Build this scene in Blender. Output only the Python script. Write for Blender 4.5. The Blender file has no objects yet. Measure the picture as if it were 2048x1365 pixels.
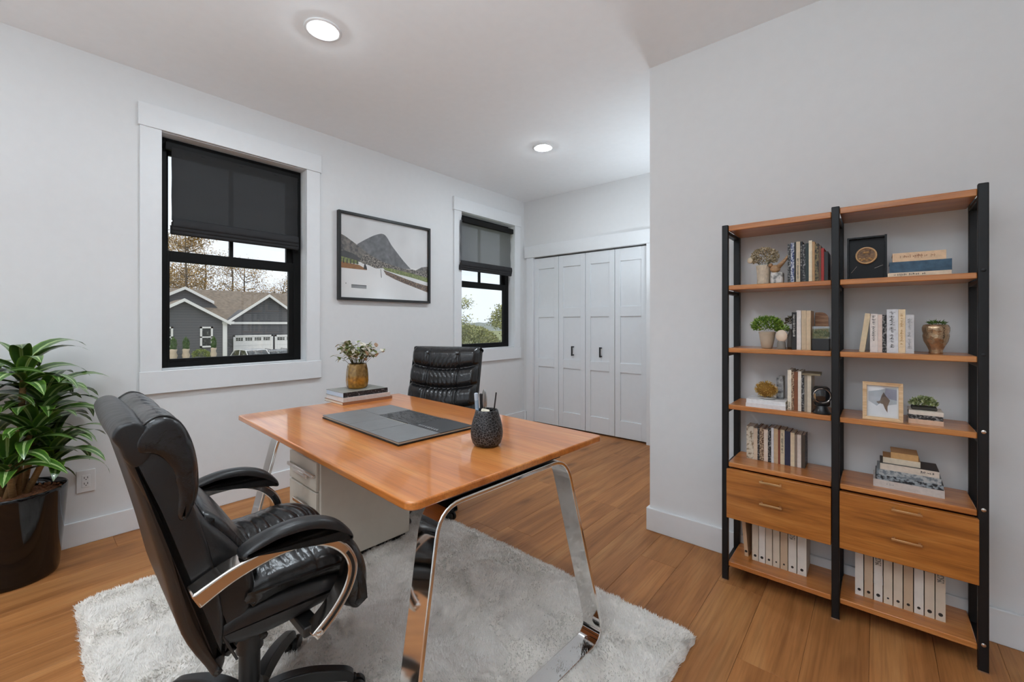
import bpy, math, random
import numpy as np
from mathutils import Vector, Matrix
PI = math.pi
SC = bpy.context.scene
COL = SC.collection

# ------------------------------------------------------------------ camera, world, light, exposure
cam_d = bpy.data.cameras.new('camera'); cam = bpy.data.objects.new('camera', cam_d); COL.objects.link(cam)
cam.location = (0, 0, 1.225)
cam.rotation_euler = (PI/2, 0, math.radians(40.52))
cam_d.sensor_fit = 'HORIZONTAL'; cam_d.sensor_width = 36.0
cam_d.lens = 36.0*851.33/2048
cam_d.shift_y = -(682.5-646.9)/2048
cam_d.clip_start = 0.05; cam_d.clip_end = 500
SC.camera = cam

SKY = 1.12
w = bpy.data.worlds.new('overcast_sky'); SC.world = w; w.use_nodes = True
nt = w.node_tree; nt.nodes.clear()
out = nt.nodes.new('ShaderNodeOutputWorld'); bg = nt.nodes.new('ShaderNodeBackground')
tc = nt.nodes.new('ShaderNodeTexCoord'); nz = nt.nodes.new('ShaderNodeTexNoise'); rp = nt.nodes.new('ShaderNodeValToRGB')
nz.inputs['Scale'].default_value = 2.2; nz.inputs['Detail'].default_value = 4
rp.color_ramp.elements[0].position = .35; rp.color_ramp.elements[0].color = (.74, .84, 1, 1)
rp.color_ramp.elements[1].position = .65; rp.color_ramp.elements[1].color = (.93, .96, 1, 1)
nt.links.new(tc.outputs['Generated'], nz.inputs['Vector']); nt.links.new(nz.outputs['Fac'], rp.inputs['Fac'])
nt.links.new(rp.outputs['Color'], bg.inputs['Color']); nt.links.new(bg.outputs['Background'], out.inputs['Surface'])
bg.inputs['Strength'].default_value = SKY
sun_d = bpy.data.lights.new('sun', 'SUN'); sun = bpy.data.objects.new('sun', sun_d); COL.objects.link(sun)
sun_d.energy = 1.2; sun_d.angle = math.radians(25); sun_d.color = (1, .95, .88)
sun.rotation_euler = (math.radians(38), math.radians(22), 0)
FILL_UPLIGHT = 330.0   # radiance of the added fill lamps' upward diffusers
LAMP = 270.0      # radiance of the recessed lamp lenses
SC.view_settings.view_transform = 'Standard'; SC.view_settings.look = 'None'
SC.view_settings.gamma = 1.0; SC.view_settings.use_curve_mapping = False
SC.view_settings.exposure = 0.22

cy = SC.cycles; cy.max_bounces = 7; cy.diffuse_bounces = 4; cy.glossy_bounces = 4; cy.transmission_bounces = 4; cy.transparent_max_bounces = 8
cy.caustics_reflective = False; cy.caustics_refractive = False; cy.use_adaptive_sampling = True; cy.adaptive_threshold = .025

# ------------------------------------------------------------------ materials
MATS = {}
def srgb(r, g, b):
    f = lambda c: (c/255/12.92) if c/255 <= .04045 else ((c/255+.055)/1.055)**2.4
    return (f(r), f(g), f(b))
def newmat(name):
    m = bpy.data.materials.new(name); m.use_nodes = True
    return m, m.node_tree, m.node_tree.nodes['Principled BSDF']
def mat(name, col, rough=.5, metal=0., var=.06, scale=20., bump=0., bscale=200., coat=0., spec=.5, stretch=None):
    if name in MATS: return MATS[name]
    m, t, b = newmat(name)
    b.inputs['Roughness'].default_value = rough; b.inputs['Metallic'].default_value = metal
    b.inputs['Coat Weight'].default_value = coat; b.inputs['Specular IOR Level'].default_value = spec
    c = t.nodes.new('ShaderNodeTexCoord'); mp = t.nodes.new('ShaderNodeMapping')
    if stretch: mp.inputs['Scale'].default_value = stretch
    t.links.new(c.outputs['Object'], mp.inputs['Vector'])
    n = t.nodes.new('ShaderNodeTexNoise'); n.inputs['Scale'].default_value = scale; n.inputs['Detail'].default_value = 4
    t.links.new(mp.outputs['Vector'], n.inputs['Vector'])
    r = t.nodes.new('ShaderNodeValToRGB')
    r.color_ramp.elements[0].position = .3; r.color_ramp.elements[1].position = .7
    r.color_ramp.elements[0].color = tuple(max(0, x*(1-var)) for x in col)+(1,)
    r.color_ramp.elements[1].color = tuple(min(1, x*(1+var)) for x in col)+(1,)
    t.links.new(n.outputs['Fac'], r.inputs['Fac']); t.links.new(r.outputs['Color'], b.inputs['Base Color'])
    if bump:
        n2 = t.nodes.new('ShaderNodeTexNoise'); n2.inputs['Scale'].default_value = bscale; n2.inputs['Detail'].default_value = 3
        t.links.new(mp.outputs['Vector'], n2.inputs['Vector'])
        bm_ = t.nodes.new('ShaderNodeBump'); bm_.inputs['Strength'].default_value = bump; bm_.inputs['Distance'].default_value = .005
        t.links.new(n2.outputs['Fac'], bm_.inputs['Height']); t.links.new(bm_.outputs['Normal'], b.inputs['Normal'])
    MATS[name] = m
    return m
def wood(name, dark, mid, light, axis=0, scale=1., rough=.3, coat=0., rnd=0., knots=False, bump=.04, spec=.5):
    if name in MATS: return MATS[name]
    m, t, b = newmat(name); L = t.links.new
    b.inputs['Roughness'].default_value = rough; b.inputs['Coat Weight'].default_value = coat; b.inputs['Coat Roughness'].default_value = .07; b.inputs['Specular IOR Level'].default_value = spec
    c = t.nodes.new('ShaderNodeTexCoord'); mp = t.nodes.new('ShaderNodeMapping')
    s = [14*scale]*3; s[axis] = 1.1*scale; mp.inputs['Scale'].default_value = s
    oi = t.nodes.new('ShaderNodeObjectInfo'); ad = t.nodes.new('ShaderNodeVectorMath'); ad.operation = 'ADD'
    mu = t.nodes.new('ShaderNodeVectorMath'); mu.operation = 'SCALE'; mu.inputs['Scale'].default_value = 37.
    cb = t.nodes.new('ShaderNodeCombineXYZ')
    for i in range(3): L(oi.outputs['Random'], cb.inputs[i])
    L(cb.outputs[0], mu.inputs[0]); L(c.outputs['Object'], ad.inputs[0]); L(mu.outputs[0], ad.inputs[1]); L(ad.outputs[0], mp.inputs['Vector'])
    n = t.nodes.new('ShaderNodeTexNoise'); n.inputs['Scale'].default_value = 1.; n.inputs['Detail'].default_value = 7; n.inputs['Roughness'].default_value = .62; n.inputs['Distortion'].default_value = .5
    L(mp.outputs[0], n.inputs['Vector'])
    r = t.nodes.new('ShaderNodeValToRGB'); e = r.color_ramp.elements
    e[0].position = .28; e[0].color = dark+(1,); e[1].position = .72; e[1].color = light+(1,)
    k = e.new(.5); k.color = mid+(1,)
    L(n.outputs['Fac'], r.inputs['Fac']); colr = r.outputs['Color']
    # fine pores
    mp2 = t.nodes.new('ShaderNodeMapping'); s2 = [160*scale]*3; s2[axis] = 5*scale; mp2.inputs['Scale'].default_value = s2
    L(ad.outputs[0], mp2.inputs['Vector'])
    n2 = t.nodes.new('ShaderNodeTexNoise'); n2.inputs['Scale'].default_value = 1.; n2.inputs['Detail'].default_value = 2
    L(mp2.outputs[0], n2.inputs['Vector'])
    r2 = t.nodes.new('ShaderNodeValToRGB'); r2.color_ramp.elements[0].position = .3; r2.color_ramp.elements[1].position = .55
    r2.color_ramp.elements[0].color = (.8, .8, .8, 1); r2.color_ramp.elements[1].color = (1, 1, 1, 1)
    L(n2.outputs['Fac'], r2.inputs['Fac'])
    mx = t.nodes.new('ShaderNodeMix'); mx.data_type = 'RGBA'; mx.blend_type = 'MULTIPLY'; mx.inputs[0].default_value = 1
    L(colr, mx.inputs[6]); L(r2.outputs['Color'], mx.inputs[7]); colr = mx.outputs[2]
    if knots:
        mp3 = t.nodes.new('ShaderNodeMapping'); s3 = [5.]*3; s3[axis] = 1.6; mp3.inputs['Scale'].default_value = s3
        L(ad.outputs[0], mp3.inputs['Vector'])
        v = t.nodes.new('ShaderNodeTexVoronoi'); v.inputs['Scale'].default_value = 1.; v.distance = 'EUCLIDEAN'
        n3 = t.nodes.new('ShaderNodeTexNoise'); n3.inputs['Scale'].default_value = 3.; L(mp3.outputs[0], n3.inputs['Vector'])
        vm = t.nodes.new('ShaderNodeMix'); vm.data_type = 'VECTOR'; vm.inputs[0].default_value = .12
        L(mp3.outputs[0], vm.inputs[4]); L(n3.outputs['Color'], vm.inputs[5]); L(vm.outputs[1], v.inputs['Vector'])
        r3 = t.nodes.new('ShaderNodeValToRGB'); r3.color_ramp.elements[0].position = .02; r3.color_ramp.elements[1].position = .16
        r3.color_ramp.elements[0].color = (.45, .42, .4, 1); r3.color_ramp.elements[1].color = (1, 1, 1, 1)
        L(v.outputs['Distance'], r3.inputs['Fac'])
        m3 = t.nodes.new('ShaderNodeMix'); m3.data_type = 'RGBA'; m3.blend_type = 'MULTIPLY'; m3.inputs[0].default_value = .9
        L(colr, m3.inputs[6]); L(r3.outputs['Color'], m3.inputs[7]); colr = m3.outputs[2]
    if rnd:
        hs = t.nodes.new('ShaderNodeHueSaturation'); ma = t.nodes.new('ShaderNodeMapRange')
        ma.inputs['To Min'].default_value = 1-rnd; ma.inputs['To Max'].default_value = 1+rnd
        L(oi.outputs['Random'], ma.inputs['Value']); L(ma.outputs[0], hs.inputs['Value']); L(colr, hs.inputs['Color']); colr = hs.outputs['Color']
    L(colr, b.inputs['Base Color'])
    bp = t.nodes.new('ShaderNodeBump'); bp.inputs['Strength'].default_value = bump; bp.inputs['Distance'].default_value = .002
    L(n2.outputs['Fac'], bp.inputs['Height']); L(bp.outputs[0], b.inputs['Normal'])
    MATS[name] = m
    return m
def leather(name, col=(.012, .0118, .0125), rough=.26, wr=.22, stretch=(9, 22, 12)):
    if name in MATS: return MATS[name]
    m, t, b = newmat(name); L = t.links.new
    b.inputs['Base Color'].default_value = col+(1,); b.inputs['Roughness'].default_value = rough
    b.inputs['Specular IOR Level'].default_value = .55
    c = t.nodes.new('ShaderNodeTexCoord'); mp = t.nodes.new('ShaderNodeMapping'); mp.inputs['Scale'].default_value = stretch
    L(c.outputs['Object'], mp.inputs['Vector'])
    n = t.nodes.new('ShaderNodeTexNoise'); n.inputs['Scale'].default_value = 1.; n.inputs['Detail'].default_value = 3; n.inputs['Distortion'].default_value = .8
    L(mp.outputs[0], n.inputs['Vector'])
    n2 = t.nodes.new('ShaderNodeTexVoronoi'); n2.inputs['Scale'].default_value = 420.
    L(c.outputs['Object'], n2.inputs['Vector'])
    b1 = t.nodes.new('ShaderNodeBump'); b1.inputs['Strength'].default_value = wr; b1.inputs['Distance'].default_value = .02
    b2 = t.nodes.new('ShaderNodeBump'); b2.inputs['Strength'].default_value = .12; b2.inputs['Distance'].default_value = .001
    L(n.outputs['Fac'], b1.inputs['Height']); L(n2.outputs['Distance'], b2.inputs['Height']); L(b1.outputs[0], b2.inputs['Normal']); L(b2.outputs[0], b.inputs['Normal'])
    MATS[name] = m
    return m
def emis(name, col, s):
    m = bpy.data.materials.new(name); m.use_nodes = True; t = m.node_tree; t.nodes.clear()
    o = t.nodes.new('ShaderNodeOutputMaterial'); e = t.nodes.new('ShaderNodeEmission')
    e.inputs['Color'].default_value = col+(1,); e.inputs['Strength'].default_value = s
    t.links.new(e.outputs[0], o.inputs[0]); return m
def glassmat(name, tint=(.97, .98, .98), refl=.06):
    if name in MATS: return MATS[name]
    m = bpy.data.materials.new(name); m.use_nodes = True; t = m.node_tree; t.nodes.clear()
    o = t.nodes.new('ShaderNodeOutputMaterial'); a = t.nodes.new('ShaderNodeBsdfTransparent'); g = t.nodes.new('ShaderNodeBsdfGlossy')
    mx = t.nodes.new('ShaderNodeMixShader'); a.inputs['Color'].default_value = tint+(1,); g.inputs['Roughness'].default_value = .02
    mx.inputs[0].default_value = refl
    t.links.new(a.outputs[0], mx.inputs[1]); t.links.new(g.outputs[0], mx.inputs[2]); t.links.new(mx.outputs[0], o.inputs[0])
    MATS[name] = m; return m
def translucent(name, col, through, scale=900, glow=(.01, .01, .01)):
    # woven cloth that lets part of the daylight through its gaps
    m, t, b = newmat(name); L = t.links.new
    b.inputs['Base Color'].default_value = col+(1,); b.inputs['Roughness'].default_value = .9
    o = t.nodes['Material Output']; tr = t.nodes.new('ShaderNodeBsdfTransparent'); mx = t.nodes.new('ShaderNodeMixShader')
    c = t.nodes.new('ShaderNodeTexCoord'); n = t.nodes.new('ShaderNodeTexNoise'); n.inputs['Scale'].default_value = scale
    mp = t.nodes.new('ShaderNodeMapping'); mp.inputs['Scale'].default_value = (1, 1, .35)
    L(c.outputs['Object'], mp.inputs['Vector']); L(mp.outputs[0], n.inputs['Vector'])
    mr = t.nodes.new('ShaderNodeMapRange'); mr.inputs['From Min'].default_value = .35; mr.inputs['From Max'].default_value = .65
    mr.inputs['To Min'].default_value = through*.5; mr.inputs['To Max'].default_value = through*1.5
    L(n.outputs['Fac'], mr.inputs['Value']); L(mr.outputs[0], mx.inputs[0])
    tl = t.nodes.new('ShaderNodeBsdfTranslucent'); tl.inputs['Color'].default_value = glow+(1,); ad = t.nodes.new('ShaderNodeAddShader'); L(b.outputs[0], ad.inputs[0]); L(tl.outputs[0], ad.inputs[1])
    L(ad.outputs[0], mx.inputs[1]); L(tr.outputs[0], mx.inputs[2]); L(mx.outputs[0], o.inputs[0]); return m

WALL = mat('wall_paint', (.765, .765, .765), .85, var=.01, bump=.02, bscale=400)
CEIL = mat('ceiling_paint', (.91, .92, .93), .9, var=.01)
TRIM = mat('trim_paint', (.80, .81, .82), .45, var=.01)
DOORW = mat('door_paint', (.76, .78, .80), .45, var=.01)
BLACKM = mat('black_metal', (.008, .008, .0085), .4, var=.1, spec=.35)
BLACKF = mat('black_window_frame', (.004, .004, .004), .55, var=.05, spec=.2)
CHROME = mat('chrome', (.80, .78, .76), .07, 1., var=.02)
CHROME2 = mat('warm_chrome', (.66, .60, .55), .14, 1., var=.03)
PLASTIC = mat('black_plastic', (.012, .012, .012), .35, var=.1)
GLASS = glassmat('window_glass')
DESKW = wood('desk_wood', srgb(176, 98, 40), srgb(208, 124, 56), srgb(224, 150, 82), 0, 1., .28, .6, bump=.02)
SHELFW = wood('shelf_wood', srgb(154, 90, 40), srgb(194, 120, 58), srgb(210, 144, 80), 0, 1.6, .3, .4, bump=.02)
DRAWW = wood('drawer_wood', srgb(130, 76, 26), srgb(178, 108, 42), srgb(200, 132, 62), 0, 2.2, .35, .3, bump=.03)
FLOORW = wood('floor_oak', srgb(136, 86, 46), srgb(172, 114, 65), srgb(190, 136, 84), 1, .8, .45, 0., rnd=.10, knots=True, spec=.3)
LEATHER = leather('black_leather')
LEATHERS = leather('black_leather_smooth', (.0125, .0122, .0126), rough=.37, wr=.22, stretch=(9, 9, 9))
LEATHERB = leather('black_leather_floor_tint', (.020, .0165, .0145), .42, .06, (5, 5, 5))  # brown in this colour stands in for the floor's reflection
PIPING = mat('leather_piping', (.02, .018, .017), .3, var=.1)

# ------------------------------------------------------------------ mesh helpers
def link(o, parent=None):
    COL.objects.link(o)
    if parent is not None: o.parent = parent
    return o
def thing(name, label, cat, loc=(0, 0, 0), rz=0, group=None, rot=None):
    o = bpy.data.objects.new(name, None); link(o); o.empty_display_size = .05
    o.location = loc; o.rotation_euler = rot if rot else (0, 0, rz)
    o['label'] = label; o['category'] = cat
    if group: o['group'] = group
    return o
def tag(o, label, cat, group=None, kind=None):
    o['label'] = label; o['category'] = cat
    if group: o['group'] = group
    if kind: o['kind'] = kind
    return o
def catmull(pts, n, closed=True):
    P = [np.array(p, float) for p in pts]; m = len(P); outp = []
    segs = m if closed else m-1
    for i in range(segs):
        g = (lambda k: P[k % m]) if closed else (lambda k: P[min(max(k, 0), m-1)])
        a, b, c, d = g(i-1), g(i), g(i+1), g(i+2)
        for j in range(n):
            t = j/n
            outp.append(.5*((2*b)+(-a+c)*t+(2*a-5*b+4*c-d)*t*t+(-a+3*b-3*c+d)*t**3))
    if not closed: outp.append(P[-1])
    return outp
class MB:
    def __init__(s): s.v = []; s.f = []; s.m = []; s.uv = {}; s.mi = 0
    def add(s, vs, fs):
        o = len(s.v); s.v += [tuple(map(float, p)) for p in vs]
        for f in fs: s.f.append(tuple(i+o for i in f)); s.m.append(s.mi)
        return s
    def box(s, x0, x1, y0, y1, z0, z1):
        return s.add([(x0,y0,z0),(x1,y0,z0),(x1,y1,z0),(x0,y1,z0),(x0,y0,z1),(x1,y0,z1),(x1,y1,z1),(x0,y1,z1)],
                     [(0,3,2,1),(4,5,6,7),(0,1,5,4),(1,2,6,5),(2,3,7,6),(3,0,4,7)])
    def prism(s, poly, axis, a, b):
        n = len(poly)
        def P(p, h): return {'x': (h, p[0], p[1]), 'y': (p[0], h, p[1]), 'z': (p[0], p[1], h)}[axis]
        vs = [P(p, a) for p in poly]+[P(p, b) for p in poly]
        fs = [tuple(range(n)), tuple(range(2*n-1, n-1, -1))]+[(i, n+i, n+(i+1) % n, (i+1) % n) for i in range(n)]
        return s.add(vs, fs)
    def lathe(s, prof, c=(0, 0, 0), seg=32, cap=True, wob=None):
        vs = []; fs = []
        for r, z in prof:
            for k in range(seg):
                a = 2*PI*k/seg; rr = r*(wob(a, z) if wob else 1)
                vs.append((c[0]+rr*math.cos(a), c[1]+rr*math.sin(a), c[2]+z))
        for i in range(len(prof)-1):
            for k in range(seg):
                fs.append((i*seg+k, i*seg+(k+1) % seg, (i+1)*seg+(k+1) % seg, (i+1)*seg+k))
        if cap:
            fs.append(tuple(range(seg-1, -1, -1))); fs.append(tuple((len(prof)-1)*seg+k for k in range(seg)))
        return s.add(vs, fs)
    def tube(s, pts, r, seg=8, cap=True):
        pts = [Vector(p) for p in pts]; n = len(pts)
        rs = r if isinstance(r, (list, tuple)) else [r]*n
        vs = []; fs = []; u = None
        for i, p in enumerate(pts):
            d = (pts[min(i+1, n-1)]-pts[max(i-1, 0)]).normalized()
            if u is None: u = d.orthogonal().normalized()
            u = (u-d*u.dot(d)).normalized(); w_ = d.cross(u)
            for k in range(seg):
                a = 2*PI*k/seg; vs.append(p+(u*math.cos(a)+w_*math.sin(a))*rs[i])
        for i in range(n-1):
            for k in range(seg): fs.append((i*seg+k, i*seg+(k+1) % seg, (i+1)*seg+(k+1) % seg, (i+1)*seg+k))
        if cap: fs += [tuple(range(seg-1, -1, -1)), tuple((n-1)*seg+k for k in range(seg))]
        return s.add([tuple(q) for q in vs], fs)
    def bar(s, pts, wx, th, closed=False, x=0., xs=None):
        ths = th if isinstance(th, (list, tuple)) else [th]*len(pts)
        # flat bar following a path in (y,z); width wx along x, thickness th across the path
        n = len(pts); vs = []; fs = []
        for i, p in enumerate(pts):
            a = pts[(i-1) % n] if closed else pts[max(i-1, 0)]; b = pts[(i+1) % n] if closed else pts[min(i+1, n-1)]
            d = np.array(b, float)-np.array(a, float); d /= np.linalg.norm(d)+1e-9; nn = np.array([-d[1], d[0]])
            xx = xs[i] if xs is not None else x
            for sx, sn in ((-1, -1), (1, -1), (1, 1), (-1, 1)):
                q = np.array(p, float)+nn*sn*ths[i]/2; vs.append((xx+sx*wx/2, q[0], q[1]))
        for i in range(n if closed else n-1):
            j = (i+1) % n
            for k in range(4): fs.append((i*4+k, i*4+(k+1) % 4, j*4+(k+1) % 4, j*4+k))
        if not closed: fs += [(3, 2, 1, 0), ((n-1)*4, (n-1)*4+1, (n-1)*4+2, (n-1)*4+3)]
        return s.add(vs, fs)
    def pillow(s, prof, x0, x1, r, n=5, sub=4, puff=0., nmid=7, fn=None):
        # padded body: closed (y,z) outline swept across x, edges rounded with radius r
        P = np.array(catmull(prof, sub)); m = len(P)
        area = .5*sum(P[i][0]*P[(i+1) % m][1]-P[(i+1) % m][0]*P[i][1] for i in range(m))
        T = np.roll(P, -1, 0)-np.roll(P, 1, 0); T /= np.linalg.norm(T, axis=1)[:, None]+1e-9
        N = np.stack([T[:, 1], -T[:, 0]], 1)*(1 if area > 0 else -1)
        sl = []
        for i in range(n): a = PI/2*(1-i/n); sl.append((x0+r-r*math.sin(a), r*(1-math.cos(a))))
        for i in range(nmid): t = i/(nmid-1); sl.append((x0+r+(x1-x0-2*r)*t, -puff*(1-(2*t-1)**2)))
        for i in range(1, n+1): a = PI/2*i/n; sl.append((x1-r+r*math.sin(a), r*(1-math.cos(a))))
        vs = []; fs = []
        for X, ins in sl:
            Q = P-N*ins
            for k in range(m):
                q = (X, Q[k][0], Q[k][1]); vs.append(fn(q) if fn else q)
        for i in range(len(sl)-1):
            for k in range(m): fs.append((i*m+k, (i+1)*m+k, (i+1)*m+(k+1) % m, i*m+(k+1) % m))
        fs.append(tuple(range(m))); fs.append(tuple((len(sl)-1)*m+k for k in range(m-1, -1, -1)))
        return s.add(vs, fs)
    def ball(s, c, rx, ry, rz, seg=16, rings=10, fn=None):
        vs = []; fs = []
        for i in range(rings+1):
            t = PI*i/rings
            for k in range(seg):
                a = 2*PI*k/seg; d = (math.sin(t)*math.cos(a), math.sin(t)*math.sin(a), math.cos(t)); q = fn(d) if fn else 1
                vs.append((c[0]+rx*d[0]*q, c[1]+ry*d[1]*q, c[2]+rz*d[2]*q))
        for i in range(rings):
            for k in range(seg): fs.append((i*seg+k, (i+1)*seg+k, (i+1)*seg+(k+1) % seg, i*seg+(k+1) % seg))
        return s.add(vs, fs)
    def build(s, name, mats, parent=None, smooth=False, bevel=0., seg=2, subsurf=0, auto=None):
        me = bpy.data.meshes.new(name); me.from_pydata(s.v, [], s.f)
        for m_ in (mats if isinstance(mats, (list, tuple)) else [mats]): me.materials.append(m_)
        if isinstance(mats, (list, tuple)): me.polygons.foreach_set('material_index', s.m)
        me.update(); me.validate()
        import bmesh
        b = bmesh.new(); b.from_mesh(me); bmesh.ops.recalc_face_normals(b, faces=b.faces); b.to_mesh(me); b.free()
        if smooth or bevel: me.polygons.foreach_set('use_smooth', [True]*len(me.polygons))
        if auto or (bevel and not smooth):
            me.set_sharp_from_angle(angle=math.radians(auto or 40))
        o = bpy.data.objects.new(name, me); link(o, parent)
        if bevel:
            md = o.modifiers.new('bevel', 'BEVEL'); md.width = bevel; md.segments = seg; md.limit_method = 'ANGLE'; md.angle_limit = math.radians(40)
            md.harden_normals = False
        if subsurf:
            md = o.modifiers.new('sub', 'SUBSURF'); md.levels = subsurf; md.render_levels = subsurf
        return o
def box(name, b6, m, parent=None, bevel=.0, **k): return MB().box(*b6).build(name, m, parent, bevel=bevel, **k)
def struct(o): o['kind'] = 'structure'; return o
def copy_obj(o, parent=None, **kw):
    c = o.copy(); COL.objects.link(c); c.parent = parent
    for a, v in kw.items(): setattr(c, a, v)
    return c
def np_mesh(name, V, Fq, m, parent=None, smooth=True, k=4):
    me = bpy.data.meshes.new(name); n = len(Fq)
    me.vertices.add(len(V)); me.vertices.foreach_set('co', np.asarray(V, np.float32).ravel())
    me.loops.add(n*k); me.loops.foreach_set('vertex_index', np.asarray(Fq, np.int32).ravel())
    me.polygons.add(n); me.polygons.foreach_set('loop_start', np.arange(0, n*k, k, dtype=np.int32))
    me.update(calc_edges=True); me.validate()
    if smooth: me.polygons.foreach_set('use_smooth', [True]*n)
    me.materials.append(m); o = bpy.data.objects.new(name, me); return link(o, parent)

# ------------------------------------------------------------------ the room
XL, YB, YR, XC, H = -3.348, 4.148, 2.456, -1.021, 2.74
XR, Y0 = 2.35, -2.25
T = .18
WIN = [(.590, 1.465), (3.077, 3.952)]; WZ0, WZ1 = .937, 2.41
# floor: oak boards laid along y
fl = struct(box('floor', (XL-T, XR+T, Y0-T, YB+.7, -.12, -.006), mat('subfloor', (.03, .02, .014), .9)))
rng = random.Random(3); PW = .185
cols = int((XR-XL)/PW)+1
pmesh = {}
for i in range(cols):
    x = XL+i*PW; y = Y0-rng.uniform(0, 1.6); ln_ = [1.2, 1.5, 1.8]
    while y < YB+.6:
        L_ = rng.choice(ln_)
        a, b = max(y, Y0), min(y+L_, YB+.6); pw = min(PW, XR-x)
        if b-a > .05 and pw > .02 and not (x > XC+.02 and a > YR+.1):
            if x > XC-.1: b = min(b, YR+.12 if x+PW > XC+.02 else b)
            key = (round(b-a, 3), round(pw, 3))
            if key not in pmesh:
                o = MB().box(.0003, key[1]-.0003, .0003, key[0]-.0003, -.012, 0).build('plank', FLOORW, fl, bevel=.0008, seg=1); pmesh[key] = o
            else: o = copy_obj(pmesh[key], fl)
            o.location = (x, a, 0)
        y += L_
struct(box('ceiling', (XL-T, XR+T, Y0-T, YB+.9, H, H+.1), CEIL))
# left wall with two window openings
m = MB(); ys = [Y0-T, WIN[0][0], WIN[0][1], WIN[1][0], WIN[1][1], YB+.9]
for k in (0, 2, 4): m.box(XL-T, XL, ys[k], ys[k+1], 0, H)
for a, b in WIN: m.box(XL-T, XL, a, b, 0, WZ0); m.box(XL-T, XL, a, b, WZ1, H)
struct(m.build('wall_left', WALL))
# closet wall with opening
CX0, CX1, CZ = -3.195, -1.755, 2.03
m = MB(); m.box(XL, CX0, YB, YB+.12, 0, H); m.box(CX1, XC, YB, YB+.12, 0, H); m.box(CX0, CX1, YB, YB+.12, CZ, H)
struct(m.build('wall_back', WALL))
struct(MB().box(XL, XC+.2, YB+.75, YB+.85, 0, H).build('wall_closet', WALL))
struct(MB().box(XC, XR+T, YR, YR+.15, 0, H).build('wall_right', WALL))
struct(MB().box(XC, XC+.15, YR+.15, YB+.85, 0, H).build('wall_return', WALL))
# unseen part of the room: side wall, rear wall with glazed doors added for fill daylight
m = MB(); m.box(XR, XR+T, Y0-T, YR, 0, H)
struct(m.build('wall_side', WALL))
GX0, GX1, GZ = -2.6, 1.0, 2.5
m = MB(); m.box(XL-T, GX0, Y0-T, Y0, 0, H); m.box(GX1, XR+T, Y0-T, Y0, 0, H); m.box(GX0, GX1, Y0-T, Y0, GZ, H)
struct(m.build('wall_rear', WALL))
d = struct(thing('door_5', 'unseen wide glazed patio doors behind the viewpoint, added for fill daylight', 'door')); del d['category']
for k in range(4):
    a = GX0+(GX1-GX0)*k/4; b = GX0+(GX1-GX0)*(k+1)/4
    f = MB(); f.box(a, a+.05, Y0-.1, Y0-.05, .0, GZ); f.box(b-.05, b, Y0-.1, Y0-.05, .0, GZ); f.box(a+.05, b-.05, Y0-.1, Y0-.05, 0, .07); f.box(a+.05, b-.05, Y0-.1, Y0-.05, GZ-.06, GZ)
    f = f.build('door_frame', TRIM, d); MB().box(a+.05, b-.05, Y0-.078, Y0-.072, .07, GZ-.06).build('pane', GLASS, f)
# baseboards
BH, BT = .132, .016
def bb(n, *bs):
    m = MB()
    for b in bs: m.box(*b)
    return struct(m.build(n, TRIM, bevel=.003))
bb('baseboard_left', (XL, XL+BT, Y0, YB, 0, BH))
bb('baseboard_back', (XL+BT, CX0-.11, YB-BT, YB, 0, BH), (CX1+.11, XC, YB-BT, YB, 0, BH))
bb('baseboard_right', (XC-BT, XR, YR-BT, YR, 0, BH))
bb('baseboard_return', (XC-BT, XC, YR, YB-BT, 0, BH))
# closet casing
t1 = struct(bpy.data.objects.new('trim_1', None)); link(t1)
box('side_casing', (CX0-.10, CX0, YB-.018, YB, 0, CZ), TRIM, t1, .002)
box('side_casing', (CX1, CX1+.10, YB-.018, YB, 0, CZ), TRIM, t1, .002)
box('head_casing', (CX0-.125, CX1+.125, YB-.026, YB, CZ, CZ+.14), TRIM, t1, .002)
box('jamb', (CX0-.001, CX0+.001, YB, YB+.12, 0, CZ), TRIM, t1); box('jamb', (CX1-.001, CX1+.001, YB, YB+.12, 0, CZ), TRIM, t1)
# bifold closet doors, four leaves with three recessed panels each
LW = (CX1-CX0)/4
for k in range(4):
    d = bpy.data.objects.new('door_%d' % (k+1), None); struct(link(d)); d.location = (CX0+LW*k, YB+.03, .018)
    a, b = .0025, LW-.0025; hh = CZ-.018-.016; st = .062
    zs = [(0, .175), (.685, .785), (1.28, 1.385), (1.865, hh)]
    box('stile', (a, a+st, -.018, .017, 0, hh), DOORW, d, .0015); box('stile', (b-st, b, -.018, .017, 0, hh), DOORW, d, .0015)
    for z0, z1 in zs: box('rail', (a+st, b-st, -.018, .017, z0, z1), DOORW, d, .0015)
    for q in range(3): box('panel', (a+st-.004, b-st+.004, -.007, .008, zs[q][1]-.004, zs[q+1][0]+.004), DOORW, d)
    if k in (1, 2):
        x = (CX0+LW*k); hx = (-2.636 if k == 1 else -2.278)-x
        m = MB(); m.box(hx-.007, hx+.007, -.05, -.038, .835, .945)
        for z in (.838, .930): m.box(hx-.006, hx+.006, -.04, -.006, z, z+.012)
        m.build('pull_handle', BLACKM, d, bevel=.0015)['label'] = 'black bar pull handle'
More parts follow.
